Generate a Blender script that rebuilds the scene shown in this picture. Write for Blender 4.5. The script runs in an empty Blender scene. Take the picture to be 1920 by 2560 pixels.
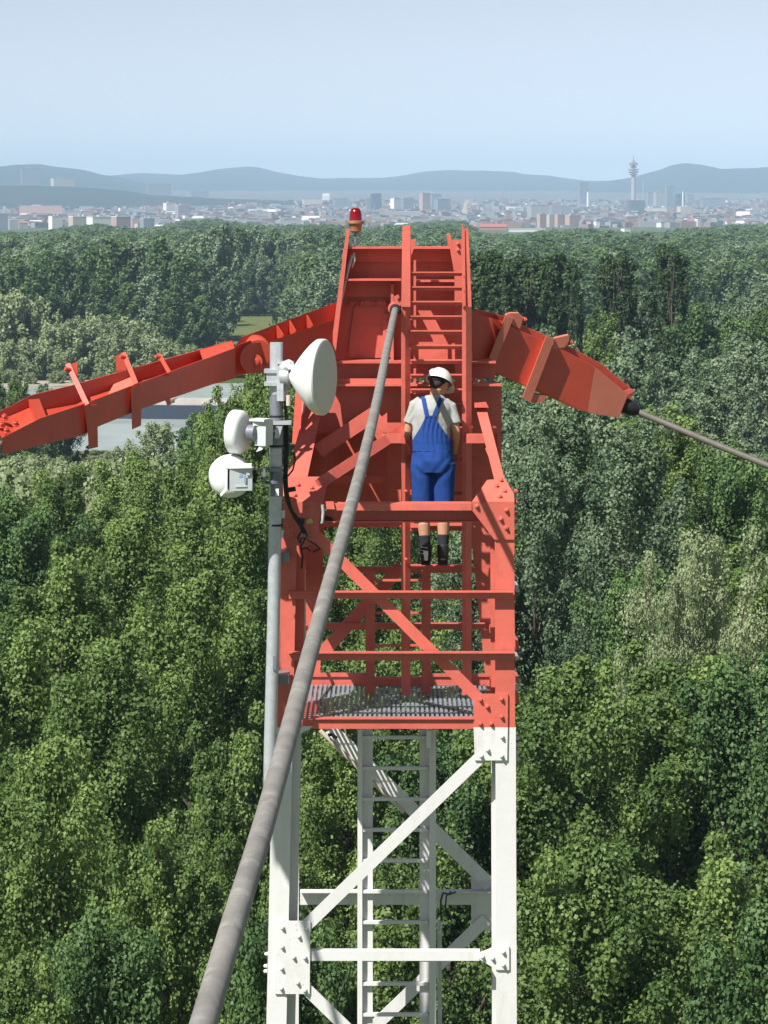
import bpy, math, random
import numpy as np
from mathutils import Vector, Matrix, noise as mnoise

# ------------------------------------------------------------------ camera
scene = bpy.context.scene
C = scene.collection
CZ = 45.0                      # eye height above the ground
F = 7700.0                     # focal length in pixels of the 1920 px wide photograph
PITCH = math.atan((1280 - 505) / F)
cam_d = bpy.data.cameras.new('camera')
cam = bpy.data.objects.new('camera', cam_d)
C.objects.link(cam)
scene.camera = cam
cam_d.sensor_fit = 'HORIZONTAL'
cam_d.sensor_width = 36.0
cam_d.lens = 36.0 * F / 1920.0
cam_d.clip_start = 0.5
cam_d.clip_end = 60000
cam.location = (0, 0, CZ)
cam.rotation_euler = (math.pi / 2 - PITCH, 0, 0)
scene.render.resolution_x = 768
scene.render.resolution_y = 1024

# ------------------------------------------------------------------ sky and sun
SUN = Vector((0.60, 0.74, -1.16)).normalized()      # direction the light travels
sun_el = math.asin(-SUN.z)
world = bpy.data.worlds.new('World')
scene.world = world
world.use_nodes = True
wn = world.node_tree.nodes
wl = world.node_tree.links
bg = wn['Background']
sky = wn.new('ShaderNodeTexSky')
sky.sky_type = 'NISHITA'
sky.sun_disc = False
sky.sun_elevation = sun_el
sky.sun_rotation = math.atan2(-SUN.x, -SUN.y)
sky.altitude = 0
sky.air_density = 0.40
sky.dust_density = 0.1
sky.ozone_density = 2.0
hsv = wn.new('ShaderNodeHueSaturation')          # summer haze washes the blue out
hsv.inputs['Saturation'].default_value = 0.40
wl.new(sky.outputs['Color'], hsv.inputs['Color'])
wl.new(hsv.outputs['Color'], bg.inputs['Color'])
bg.inputs['Strength'].default_value = 0.080
sun_d = bpy.data.lights.new('sun', 'SUN')
sun_d.energy = 5.0
sun_d.angle = math.radians(0.53)
sun_d.color = (1.0, 0.965, 0.91)
sun_o = bpy.data.objects.new('sun', sun_d)
C.objects.link(sun_o)
sun_o.location = (-40, -60, 140)
sun_o.rotation_euler = SUN.to_track_quat('-Z', 'Y').to_euler()

scene.view_settings.view_transform = 'Standard'
scene.view_settings.look = 'None'
scene.view_settings.exposure = 0.62
scene.view_settings.gamma = 1.0
scene.render.engine = 'CYCLES'
scene.cycles.max_bounces = 4
scene.cycles.diffuse_bounces = 2
scene.cycles.glossy_bounces = 2
scene.cycles.transmission_bounces = 3
scene.cycles.volume_bounces = 0
scene.cycles.transparent_max_bounces = 6

R = random.Random(11)
_S, _Cc = math.sin(PITCH), math.cos(PITCH)


def P(x, y, Y):
    """world point at distance Y that the photograph shows at pixel (x, y) of 1920 x 2560"""
    u = x - 960.0
    v = 1280.0 - y
    dy = F * _Cc + v * _S
    dz = -F * _S + v * _Cc
    k = Y / dy
    return Vector((u * k, Y, CZ + dz * k))


# ------------------------------------------------------------------ materials
MAT = {}


def mat(name, col, rough=0.6, spec=0.4, metal=0.0, var=0.0, scale=6.0, bump=0.0, bscale=40.0, dirt=None, dscale=3.0,
        damt=0.5, objrand=0.0, coat=0.0, streak=0.25, rust=0.0):
    m = bpy.data.materials.new(name)
    m.use_nodes = True
    nt = m.node_tree
    b = nt.nodes['Principled BSDF']
    b.inputs['Roughness'].default_value = rough
    b.inputs['Specular IOR Level'].default_value = spec
    b.inputs['Metallic'].default_value = metal
    b.inputs['Coat Weight'].default_value = coat
    b.inputs['Base Color'].default_value = (*col, 1)
    tc = nt.nodes.new('ShaderNodeNewGeometry')
    src = None
    if var or dirt:
        n = nt.nodes.new('ShaderNodeTexNoise')
        n.inputs['Scale'].default_value = scale
        n.inputs['Detail'].default_value = 6
        n.inputs['Roughness'].default_value = 0.65
        nt.links.new(tc.outputs['Position'], n.inputs['Vector'])
        r = nt.nodes.new('ShaderNodeValToRGB')
        r.color_ramp.elements[0].position = 0.3
        r.color_ramp.elements[1].position = 0.7
        r.color_ramp.elements[0].color = (*[c * (1 - var) for c in col], 1)
        r.color_ramp.elements[1].color = (*[min(1, c * (1 + var)) for c in col], 1)
        nt.links.new(n.outputs['Fac'], r.inputs['Fac'])
        src = r.outputs['Color']
        if dirt:
            n2 = nt.nodes.new('ShaderNodeTexNoise')
            n2.inputs['Scale'].default_value = dscale
            n2.inputs['Detail'].default_value = 8
            n2.inputs['Roughness'].default_value = 0.7
            mp = nt.nodes.new('ShaderNodeMapping')
            mp.inputs['Scale'].default_value = (1, 1, streak)
            nt.links.new(tc.outputs['Position'], mp.inputs['Vector'])
            nt.links.new(mp.outputs['Vector'], n2.inputs['Vector'])
            r2 = nt.nodes.new('ShaderNodeValToRGB')
            r2.color_ramp.elements[0].position = 0.52
            r2.color_ramp.elements[1].position = 0.78
            r2.color_ramp.elements[0].color = (0, 0, 0, 1)
            r2.color_ramp.elements[1].color = (damt, damt, damt, 1)
            nt.links.new(n2.outputs['Fac'], r2.inputs['Fac'])
            mx = nt.nodes.new('ShaderNodeMix')
            mx.data_type = 'RGBA'
            nt.links.new(r2.outputs['Color'], mx.inputs[0])
            nt.links.new(src, mx.inputs[6])
            mx.inputs[7].default_value = (*dirt, 1)
            src = mx.outputs[2]
        if rust:                                   # chips and rust specks
            n4 = nt.nodes.new('ShaderNodeTexNoise')
            n4.inputs['Scale'].default_value = 34
            n4.inputs['Detail'].default_value = 3
            nt.links.new(tc.outputs['Position'], n4.inputs['Vector'])
            r4 = nt.nodes.new('ShaderNodeValToRGB')
            r4.color_ramp.elements[0].position = 0.67
            r4.color_ramp.elements[1].position = 0.74
            r4.color_ramp.elements[0].color = (0, 0, 0, 1)
            r4.color_ramp.elements[1].color = (rust, rust, rust, 1)
            nt.links.new(n4.outputs['Fac'], r4.inputs['Fac'])
            m4 = nt.nodes.new('ShaderNodeMix')
            m4.data_type = 'RGBA'
            nt.links.new(r4.outputs['Color'], m4.inputs[0])
            nt.links.new(src, m4.inputs[6])
            m4.inputs[7].default_value = (0.20, 0.085, 0.045, 1)
            src = m4.outputs[2]
        nt.links.new(src, b.inputs['Base Color'])
    if objrand:
        oi = nt.nodes.new('ShaderNodeObjectInfo')
        hs = nt.nodes.new('ShaderNodeHueSaturation')
        mr = nt.nodes.new('ShaderNodeMapRange')
        mr.inputs['To Min'].default_value = 1 - objrand
        mr.inputs['To Max'].default_value = 1 + objrand
        nt.links.new(oi.outputs['Random'], mr.inputs['Value'])
        nt.links.new(mr.outputs['Result'], hs.inputs['Value'])
        if src:
            nt.links.new(src, hs.inputs['Color'])
        else:
            hs.inputs['Color'].default_value = (*col, 1)
        nt.links.new(hs.outputs['Color'], b.inputs['Base Color'])
    if bump:
        n3 = nt.nodes.new('ShaderNodeTexNoise')
        n3.inputs['Scale'].default_value = bscale
        n3.inputs['Detail'].default_value = 5
        nt.links.new(tc.outputs['Position'], n3.inputs['Vector'])
        bp = nt.nodes.new('ShaderNodeBump')
        bp.inputs['Strength'].default_value = bump
        bp.inputs['Distance'].default_value = 0.02
        nt.links.new(n3.outputs['Fac'], bp.inputs['Height'])
        nt.links.new(bp.outputs['Normal'], b.inputs['Normal'])
    MAT[name] = m
    return m


RED = mat('red_paint_faded', (0.60, 0.118, 0.082), 0.55, 0.8, var=0.13, scale=2.2, bump=0.12, bscale=18, dirt=(0.38, 0.085, 0.06), dscale=8, damt=0.75, rust=0.5, objrand=0.07)
REDO = mat('red_paint_orange', (0.55, 0.066, 0.034), 0.5, 0.7, var=0.12, scale=2.5, bump=0.12, bscale=18, dirt=(0.34, 0.055, 0.035), dscale=8, damt=0.7, rust=0.5, objrand=0.05)
REDF = mat('red_paint_chalky', (0.56, 0.17, 0.115), 0.6, 0.4, var=0.10, scale=2.5, bump=0.1, bscale=18)
WHITE = mat('white_paint', (0.68, 0.68, 0.67), 0.5, 0.4, var=0.03, scale=2.5, bump=0.08, bscale=18, dirt=(0.48, 0.45, 0.40), dscale=6, damt=0.65, rust=0.35, objrand=0.02)
GALV = mat('galvanised_steel', (0.50, 0.53, 0.56), 0.42, 0.5, metal=0.35, var=0.14, scale=14, bump=0.05, dirt=(0.33, 0.35, 0.37), dscale=6, damt=0.4)
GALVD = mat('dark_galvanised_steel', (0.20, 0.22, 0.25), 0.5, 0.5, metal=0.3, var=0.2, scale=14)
ROPE = mat('grey_rope_sheath', (0.215, 0.205, 0.19), 0.65, 0.35, var=0.24, scale=6, bump=0.25, bscale=16, dirt=(0.42, 0.41, 0.38), dscale=9, damt=0.8, streak=1.3)
ROPED = mat('dark_rope_sheath', (0.115, 0.108, 0.092), 0.6, 0.4, var=0.2, scale=6, bump=0.2, bscale=20)
BLACK = mat('black_rubber', (0.02, 0.021, 0.024), 0.6, 0.4)
PLASTIC = mat('white_plastic', (0.78, 0.79, 0.79), 0.45, 0.4, var=0.03, scale=8, dirt=(0.62, 0.62, 0.58), dscale=8, damt=0.3)
RADOME = mat('beige_radome', (0.66, 0.65, 0.60), 0.6, 0.3, var=0.03, scale=6)
BOXG = mat('grey_radio_housing', (0.56, 0.60, 0.62), 0.5, 0.4, var=0.05, scale=10)
STICK = mat('pale_sticker', (0.62, 0.68, 0.72), 0.5, 0.3)
STICKB = mat('blue_print', (0.30, 0.42, 0.55), 0.5, 0.3)
BRONZE = mat('weathered_brass', (0.34, 0.17, 0.10), 0.5, 0.5, var=0.2, scale=20)
LENS = mat('red_glass_lens', (0.20, 0.002, 0.006), 0.14, 0.5, coat=0.1)
CONDUIT = mat('beige_conduit', (0.55, 0.48, 0.40), 0.5, 0.4, var=0.1, scale=8)
GRATE = mat('grating_steel', (0.27, 0.30, 0.35), 0.5, 0.5, metal=0.3, var=0.12, scale=12)
SKIN = mat('skin', (0.52, 0.27, 0.18), 0.55, 0.35, var=0.06, scale=18)
SHIRT = mat('pale_grey_cotton', (0.365, 0.375, 0.36), 0.9, 0.15, var=0.06, scale=10, bump=0.3, bscale=14)
BLUE = mat('blue_workwear', (0.017, 0.060, 0.25), 0.85, 0.2, var=0.12, scale=5, bump=0.25, bscale=14)
HAIR = mat('dark_hair', (0.03, 0.024, 0.02), 0.7, 0.3, bump=0.4, bscale=120)
HELM = mat('white_helmet_shell', (0.76, 0.76, 0.73), 0.3, 0.5, coat=0.3)
BOOT = mat('black_leather', (0.022, 0.022, 0.024), 0.55, 0.4, var=0.3, scale=20)
SOCK = mat('black_sock', (0.03, 0.03, 0.035), 0.9, 0.2)
YEL = mat('yellow_tag', (0.55, 0.52, 0.12), 0.6, 0.3)

# ------------------------------------------------------------------ mesh helpers
ORG = {}


class MB:
    def __init__(s):
        s.v = []
        s.f = []

    def add(s, verts, faces):
        o = len(s.v)
        s.v += [tuple(p) for p in verts]
        s.f += [tuple(i + o for i in f) for f in faces]
        return s

    def prism(s, pts, vec):
        """closed prism: polygon pts swept by vec"""
        n = len(pts)
        vec = Vector(vec)
        a = [Vector(p) for p in pts]
        b = [p + vec for p in a]
        fs = [tuple(range(n)), tuple(range(2 * n - 1, n - 1, -1))]
        for i in range(n):
            j = (i + 1) % n
            fs.append((j, i, n + i, n + j))
        return s.add(a + b, fs)

    def px(s, poly, Y, th):
        """plate: pixel polygon at depth Y (number or function of x, y) with thickness th backwards"""
        pts = [P(x, y, Y(x, y) if callable(Y) else Y) for x, y in poly]
        return s.prism(pts, (0, th, 0))

    def beam(s, p0, p1, w, d, side=(0, -1, 0), shift=0.0):
        """box beam; d measured along 'side', w across"""
        p0, p1 = Vector(p0), Vector(p1)
        ax = (p1 - p0).normalized()
        sd = Vector(side)
        sd = (sd - ax * sd.dot(ax)).normalized()
        cr = ax.cross(sd)
        o = sd * shift
        q = []
        for p in (p0, p1):
            for a, b in ((-1, -1), (1, -1), (1, 1), (-1, 1)):
                q.append(p + o + cr * (a * w / 2) + sd * (b * d / 2))
        return s.add(q, [(3, 2, 1, 0), (4, 5, 6, 7), (0, 1, 5, 4), (1, 2, 6, 5), (2, 3, 7, 6), (3, 0, 4, 7)])

    def box(s, c, size, M=None):
        c = Vector(c)
        q = []
        for z in (-1, 1):
            for x, y in ((-1, -1), (1, -1), (1, 1), (-1, 1)):
                p = Vector((x * size[0] / 2, y * size[1] / 2, z * size[2] / 2))
                if M:
                    p = M @ p
                q.append(c + p)
        return s.add(q, [(3, 2, 1, 0), (4, 5, 6, 7), (0, 1, 5, 4), (1, 2, 6, 5), (2, 3, 7, 6), (3, 0, 4, 7)])

    def tube(s, path, rad, n=12, flat=1.0):
        path = [Vector(p) for p in path]
        m = len(path)
        if not hasattr(rad, '__len__'):
            rad = [rad] * m
        t0 = (path[1] - path[0]).normalized()
        up = Vector((0, 0, 1)) if abs(t0.z) < 0.9 else Vector((1, 0, 0))
        a = (up - t0 * up.dot(t0)).normalized()
        vs, fs = [], []
        for i, p in enumerate(path):
            if i == 0:
                t = t0
            elif i == m - 1:
                t = (path[i] - path[i - 1]).normalized()
            else:
                t = (path[i + 1] - path[i - 1]).normalized()
            a = (a - t * a.dot(t)).normalized()
            b = t.cross(a)
            for k in range(n):
                an = 2 * math.pi * k / n
                vs.append(p + a * (math.cos(an) * rad[i] * flat) + b * (math.sin(an) * rad[i]))
        for i in range(m - 1):
            for k in range(n):
                k2 = (k + 1) % n
                fs.append((i * n + k, i * n + k2, (i + 1) * n + k2, (i + 1) * n + k))
        fs.append(tuple(range(n - 1, -1, -1)))
        fs.append(tuple(range((m - 1) * n, m * n)))
        return s.add(vs, fs)

    def lathe(s, prof, org, axis, n=40, close=True):
        """profile of (r, h) revolved about axis from org"""
        ax = Vector(axis).normalized()
        up = Vector((0, 0, 1)) if abs(ax.z) < 0.9 else Vector((1, 0, 0))
        a = (up - ax * up.dot(ax)).normalized()
        b = ax.cross(a)
        org = Vector(org)
        vs, fs = [], []
        for r, h in prof:
            for k in range(n):
                an = 2 * math.pi * k / n
                vs.append(org + ax * h + a * (math.cos(an) * r) + b * (math.sin(an) * r))
        m = len(prof)
        for i in range(m - 1):
            for k in range(n):
                k2 = (k + 1) % n
                fs.append((i * n + k, i * n + k2, (i + 1) * n + k2, (i + 1) * n + k))
        fs.append(tuple(range(n - 1, -1, -1)))
        fs.append(tuple(range((m - 1) * n, m * n)))
        return s.add(vs, fs)

    def build(s, name, material, parent=None, smooth=False, fix=True):
        org = ORG.get(parent.name, Vector()) if parent else Vector()
        me = bpy.data.meshes.new(name)
        me.from_pydata([(v[0] - org.x, v[1] - org.y, v[2] - org.z) for v in s.v], [], s.f)
        if fix:
            import bmesh
            bm = bmesh.new()
            bm.from_mesh(me)
            bmesh.ops.recalc_face_normals(bm, faces=bm.faces)
            bm.to_mesh(me)
            bm.free()
        if smooth:
            me.polygons.foreach_set('use_smooth', [True] * len(me.polygons))
            try:
                me.set_sharp_from_angle(angle=math.radians(40))
            except Exception:
                pass
        me.materials.append(material)
        o = bpy.data.objects.new(name, me)
        C.objects.link(o)
        if parent:
            o.parent = parent
        ORG[o.name] = org
        return o


def tag(o, label, cat, group=None, kind=None):
    if label:
        o['label'] = label
    if cat:
        o['category'] = cat
    if group:
        o['group'] = group
    if kind:
        o['kind'] = kind
    return o


def thing(name, label, cat, loc, group=None):
    o = bpy.data.objects.new(name, None)
    o.empty_display_size = 0.3
    C.objects.link(o)
    o.location = loc
    ORG[o.name] = Vector(loc)
    return tag(o, label, cat, group)


def link_child(me, name, parent, loc, rot=None, scale=1.0):
    """a child object sharing mesh data, at a world position"""
    o = bpy.data.objects.new(name, me)
    C.objects.link(o)
    o.parent = parent
    o.location = Vector(loc) - ORG[parent.name]
    if rot is not None:
        o.rotation_euler = rot
    o.scale = (scale, scale, scale)
    return o
# ------------------------------------------------------------------ land, water, hills
GP = [(-4000, 0), (5600, 0), (6500, 3), (8000, 14), (10000, 38), (13000, 78), (18000, 120), (30000, 150)]


def ground_z(Y):
    for (a, za), (b, zb) in zip(GP, GP[1:]):
        if a <= Y <= b:
            return za + (zb - za) * (Y - a) / (b - a)
    return GP[-1][1] if Y > 0 else 0.0


def land_material(name, cols, scale, rough=0.95):
    m = bpy.data.materials.new(name)
    m.use_nodes = True
    nt = m.node_tree
    b = nt.nodes['Principled BSDF']
    b.inputs['Roughness'].default_value = rough
    b.inputs['Specular IOR Level'].default_value = 0.1
    g = nt.nodes.new('ShaderNodeNewGeometry')
    n = nt.nodes.new('ShaderNodeTexNoise')
    n.inputs['Scale'].default_value = scale
    n.inputs['Detail'].default_value = 9
    n.inputs['Roughness'].default_value = 0.7
    nt.links.new(g.outputs['Position'], n.inputs['Vector'])
    r = nt.nodes.new('ShaderNodeValToRGB')
    els = r.color_ramp.elements
    for i, c in enumerate(cols):
        p = 0.32 + 0.36 * i / (len(cols) - 1)
        e = els[i] if i < 2 else els.new(p)
        e.position = p
        e.color = (*c, 1)
    nt.links.new(n.outputs['Fac'], r.inputs['Fac'])
    nt.links.new(r.outputs['Color'], b.inputs['Base Color'])
    return m


GROUND = land_material('meadow_and_undergrowth', [(0.035, 0.055, 0.018), (0.07, 0.10, 0.03), (0.13, 0.15, 0.05)], 0.06)
ys = [-3500, -1500, 0, 500, 1000, 2000, 3500, 5600, 6500, 7200, 8000, 9000, 10000, 11500, 13000, 15500, 18000, 22400]
xs = [-7600, -4000, -1500, -400, 0, 400, 1500, 4000, 7600]
nv = len(xs)


def sheet(rows_):
    return MB().add([(x, y, ground_z(y)) for y in rows_ for x in xs],
                    [(j * nv + i, j * nv + i + 1, (j + 1) * nv + i + 1, (j + 1) * nv + i) for j in range(len(rows_) - 1) for i in range(nv - 1)])


tag(sheet([y for y in ys if y <= 5600]).build('ground', GROUND), 'green riverside ground under the trees', None, kind='structure')
URBAN = land_material('built_up_land', [(0.06, 0.075, 0.06), (0.13, 0.13, 0.12), (0.24, 0.23, 0.21)], 0.012)
tag(sheet([y for y in ys if y >= 5600]).build('city_ground', URBAN), 'built up land under the far city', None, kind='structure')

# river sheet
WATER = mat('river_water', (0.31, 0.36, 0.34), 0.3, 0.5, bump=1.0, bscale=0.22, var=0.22, scale=0.09)
mb = MB()
near = [(-900, 545), (-300, 552), (-60, 556), (100, 562), (320, 575), (900, 600)]
far = [(900, 800), (300, 775), (60, 768), (-35, 764), (-70, 756), (-90, 746), (-160, 742), (-400, 735), (-900, 720)]
mb.prism([(x, y, 0.30) for x, y in near + far], (0, 0, -0.25))
w = mb.build('river', WATER)
tag(w, 'pale grey green river beyond the near trees', None, kind='structure')
SAND = land_material('river_gravel', [(0.26, 0.23, 0.18), (0.38, 0.35, 0.29)], 0.4)
mb = MB()
mb.prism([(-118, 744, 0.55), (-92, 743, 0.55), (-80, 747, 0.55), (-66, 754, 0.55), (-64, 762, 0.8), (-70, 766, 0.9), (-90, 763, 0.9), (-116, 756, 0.9)], (0, 0, -0.5))
tag(mb.build('riverbank', SAND), 'pale gravel bank on the far side of the river', None, kind='structure')
MEADOW = land_material('mown_meadow', [(0.07, 0.10, 0.03), (0.17, 0.18, 0.07)], 0.15)
mb = MB()
mb.prism([(-60, 960, 0.12), (-28, 950, 0.12), (0, 990, 0.12), (5, 1210, 0.12), (-68, 1210, 0.12)], (0, 0, -0.08))
mb.prism([(-130, 790, 0.12), (-92, 800, 0.12), (-96, 880, 0.12), (-140, 880, 0.12)], (0, 0, -0.08))
tag(mb.build('meadow', MEADOW), 'sunlit meadow strips between the woods across the river', None, kind='structure')

# forested hill ranges: ridge outline measured in the photograph, real depth
HILLM = land_material('wooded_slopes', [(0.012, 0.022, 0.016), (0.022, 0.036, 0.022), (0.04, 0.052, 0.03)], 0.006)


def hills(name, ridge, Yc, front, back, label, seed, zfoot=None):
    rr = random.Random(seed)
    xs_ = np.linspace(ridge[0][0], ridge[-1][0], 190)
    rx = [p[0] for p in ridge]
    ry = [p[1] for p in ridge]
    crest = np.interp(xs_, rx, ry)
    rows = [0, .12, .25, .4, .55, .7, .82, .92, 1.0, 1.3, 1.7, 2.0]
    vs = []
    for t in rows:
        for x, yc in zip(xs_, crest):
            pz = P(x, yc, Yc)
            X = pz.x
            if t <= 1:
                Y = Yc - front * (1 - t)
                base = ground_z(Yc - front) - 3
                h = t * t * (3 - 2 * t)
            else:
                Y = Yc + back * (t - 1)
                base = ground_z(Yc) * 0.7
                h = 1 - (t - 1)
            z = base + (pz.z - base) * h
            nz = mnoise.fractal(Vector((X * 0.0012 + seed, Y * 0.0012, seed)), 1.0, 2.0, 5)
            z += nz * 16 * (1 - abs(2 * min(t, 1) - 1)) * (Yc / 20000)
            if 0.9 < t < 1.1:
                z += mnoise.noise(Vector((X * 0.02, seed, 0))) * 2.2 + mnoise.noise(Vector((X * 0.006, seed, 3))) * 3
            vs.append((X, Y, z))
    n = len(xs_)
    fs = [(j * n + i, j * n + i + 1, (j + 1) * n + i + 1, (j + 1) * n + i) for j in range(len(rows) - 1) for i in range(n - 1)]
    o = MB().add(vs, fs).build(name, HILLM, smooth=True, fix=False)
    tag(o, label, None, kind='structure')


hills('hills', [(-900, 440), (-300, 436), (100, 440), (300, 440), (370, 433), (470, 437), (520, 430), (560, 422), (630, 416), (655, 420), (680, 428), (740, 438), (800, 447),
                (850, 446), (960, 445), (1000, 440), (1060, 430), (1110, 426), (1200, 427), (1280, 430), (1295, 436), (1350, 438), (1400, 446),
                (1440, 452), (1520, 452), (1700, 446), (2100, 450), (2800, 444)], 20500, 5500, 1800, 'pale blue wooded hill range along the horizon', 3)
hills('hill', [(-900, 430), (-300, 424), (0, 417), (60, 412), (100, 411), (150, 418), (200, 423), (260, 438), (300, 443), (370, 460), (450, 485), (520, 500)], 15500, 3000, 2500,
      'nearer blue hill at the left end of the horizon', 7)
hills('hill', [(1330, 500), (1400, 478), (1470, 460), (1520, 452), (1580, 443), (1640, 427), (1680, 413), (1710, 409), (1740, 412), (1790, 422), (1860, 421), (1920, 418), (2300, 430), (2800, 440)],
      16500, 3000, 2500, 'nearer blue hill behind the radio tower at right', 12)
hills('wooded_ridge', [(-700, 470), (-200, 466), (0, 464), (60, 462), (120, 466), (180, 468), (250, 471), (310, 476), (360, 484), (400, 489), (470, 492), (540, 496), (640, 499), (760, 503), (900, 506)],
      10400, 1500, 1800, 'low dark wooded ridge behind the city at left', 21)

# ------------------------------------------------------------------ haze
HAZE = bpy.data.materials.new('haze')
HAZE.use_nodes = True
hn = HAZE.node_tree
hn.nodes.remove(hn.nodes['Principled BSDF'])
pv = hn.nodes.new('ShaderNodeVolumePrincipled')
pv.inputs['Color'].default_value = (0.53, 0.76, 1.0, 1)
pv.inputs['Density'].default_value = 7.2e-5
pv.inputs['Anisotropy'].default_value = -0.30
hn.links.new(pv.outputs['Volume'], hn.nodes['Material Output'].inputs['Volume'])
mb = MB().box((0, 9450, 169.5), (15600, 26100, 341))
hz = mb.build('haze', HAZE)
hz.display_type = 'WIRE'
tag(hz, 'thin blue summer haze over the whole landscape', None, kind='stuff')
# ------------------------------------------------------------------ the steel mast
YF = 27.0
YB = 29.0
mast_loc = P(978, 2560, 28.0)
mast_loc = Vector((mast_loc.x, 28.0, 0.0))
mast = thing('lattice_mast', 'red and white bolted steel mast with leaning head, standing in front of the woods', 'mast', mast_loc)


def prt(name, mb, m=None, parent=None, smooth=False, label=None):
    o = mb.build(name, m or RED, parent or mast, smooth)
    if label:
        o['label'] = label
    return o


def lerp(a, b, t):
    return a + (b - a) * t


def lxl(y):
    return 691 + (y - 1400) * (-25.0 / 1160)


def rxl(y):
    return 1237 + (y - 1400) * (4.0 / 1160)


def legpoly(f, y0, y1, w0, w1):
    return [(f(y0) + w0, y0), (f(y0) + w1, y0), (f(y1) + w1, y1), (f(y1) + w0, y1)]


for (y0, y1, m, nm) in ((1345, 1818, RED, 'leg'), (1818.3, 11600, WHITE, 'leg')):
    mb = MB()
    mb.px(legpoly(lxl, y0, y1, 0, 50), YF, 0.022)
    mb.px(legpoly(lxl, y0, y1, 21, 29), YF + 0.023, 0.18)
    mb.px(legpoly(lxl, y0, y1, 4, 72), YF + 0.204, 0.02)
    prt(nm, mb, m)
    mb = MB()
    mb.px(legpoly(rxl, y0, y1, 0, 49 if y0 < 1800 else 51), YF, 0.022)
    mb.px(legpoly(rxl, y0, y1, 21, 29), YF + 0.023, 0.18)
    mb.px(legpoly(rxl, y0, y1, -11, 44), YF + 0.204, 0.02)
    prt(nm, mb, m)
# rear legs
mb = MB().px([(766, 1262), (812, 1262), (797, 1818), (752, 1818)], YB, 0.022).px([(770, 1262), (776, 1262), (760, 1818), (755, 1818)], YB + 0.023, 0.2)
prt('leg', mb)
mb = MB().px([(701, 1818.3), (747, 1818.3), (745, 10940), (700, 10940)], YB, 0.022).px([(720, 1818.3), (728, 1818.3), (726, 10940), (719, 10940)], YB + 0.023, 0.2)
prt('leg', mb, WHITE)
mb = MB().px([(1170, 1262), (1222, 1262), (1268, 1818), (1226, 1818)], YB, 0.022).px([(1188, 1262), (1200, 1262), (1252, 1818), (1244, 1818)], YB + 0.023, 0.2)
prt('leg', mb)
mb = MB().px([(1231, 1818.3), (1272, 1818.3), (1276, 10940), (1232, 10940)], YB, 0.022).px([(1248, 1818.3), (1256, 1818.3), (1258, 10940), (1250, 10940)], YB + 0.023, 0.2)
prt('leg', mb, WHITE)
# side plates of the red leg (inner lit strip beside the conduit) and packing
prt('inner_flange', MB().px([(736, 1372), (749, 1372), (743, 1800), (731, 1800)], YF + 0.30, 0.5), REDO)

# inclined upper legs (lean back to the head)


def yt(x, y):                                 # depth of the inclined plane above the knee
    return YF + max(0.0, (1255 - y)) * 0.0053


prt('upper_leg', MB().px([(772, 985), (812, 985), (768, 1195), (716, 1195)], lambda x, y: yt(x, y) + 0.02, 0.022)
    .px([(786, 985), (796, 985), (746, 1195), (736, 1195)], lambda x, y: yt(x, y) + 0.043, 0.20))
prt('upper_leg', MB().px([(1189, 1018), (1215, 1018), (1262, 1200), (1236, 1200), (1207, 1085)], lambda x, y: yt(x, y) + 0.02, 0.022)
    .px([(1198, 1018), (1206, 1018), (1254, 1200), (1244, 1200)], lambda x, y: yt(x, y) + 0.043, 0.20))
prt('cap_plate', MB().px([(1186, 1007), (1216, 1007), (1222, 1019), (1186, 1019)], 28.18, 0.2), RED)
prt('side_plate', MB().px([(1212, 1085), (1262, 1210), (1250, 1215), (1205, 1100)], lambda x, y: yt(x, y) + 0.30, 0.02))

# ---- bolts
bm_ = MB()
bm_.lathe([(0.021, 0.0), (0.021, 0.006), (0.0205, 0.0065)], (0, 0, 0), (0, -1, 0), 10)
bm_.lathe([(0.0165, 0.006), (0.0165, 0.024), (0.013, 0.027)], (0, 0, 0), (0, -1, 0), 6)
bm_.lathe([(0.009, 0.026), (0.009, 0.033)], (0, 0, 0), (0, -1, 0), 8)
_b = bm_.build('bolt', RED)
BOLT_R = _b.data
BOLT_W = _b.data.copy()
BOLT_W.materials.clear()
BOLT_W.materials.append(WHITE)
BOLT_O = _b.data.copy()
BOLT_O.materials.clear()
BOLT_O.materials.append(REDO)
bpy.data.objects.remove(_b)


def bolts(pl, pts, Y, me, tilt=0.0, sc=1.0):
    for x, y in pts:
        d = Y(x, y) if callable(Y) else Y
        link_child(me, 'bolt', pl, P(x, y, d), (-tilt, R.uniform(0, 1), 0), sc)


# ---- gusset plates
TILT = math.atan(0.0053 * 285)
g1 = prt('gusset_plate', MB().px([(708, 1192), (823, 1192), (808, 1254.6), (707, 1254.6)], lambda x, y: yt(x, y) - 0.020, 0.018))
bolts(g1, [(807, 1202), (744, 1214), (777, 1221), (736, 1240)], lambda x, y: yt(x, y) - 0.021, BOLT_R, TILT)
g2 = prt('gusset_plate', MB().px([(707, 1255), (808, 1255), (799, 1290), (797, 1345), (760, 1372), (708, 1346)], YF - 0.020, 0.018))
bolts(g2, [(765, 1263), (794, 1263), (734, 1292), (720, 1314), (731, 1336), (762, 1338), (781, 1330)], YF - 0.021, BOLT_R)
g3 = prt('gusset_plate', MB().px([(1218, 1200), (1263, 1197), (1284, 1234), (1286, 1254.6), (1180, 1254.6)], lambda x, y: yt(x, y) - 0.020, 0.018))
bolts(g3, [(1252, 1203), (1242, 1217), (1259, 1229), (1248, 1243)], lambda x, y: yt(x, y) - 0.021, BOLT_R, TILT)
g4 = prt('gusset_plate', MB().px([(1180, 1255), (1286, 1255), (1286, 1349), (1236, 1349), (1177, 1272)], YF - 0.020, 0.018))
bolts(g4, [(1192, 1265), (1266, 1275), (1252, 1297), (1266, 1319)], YF - 0.021, BOLT_R)
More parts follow.
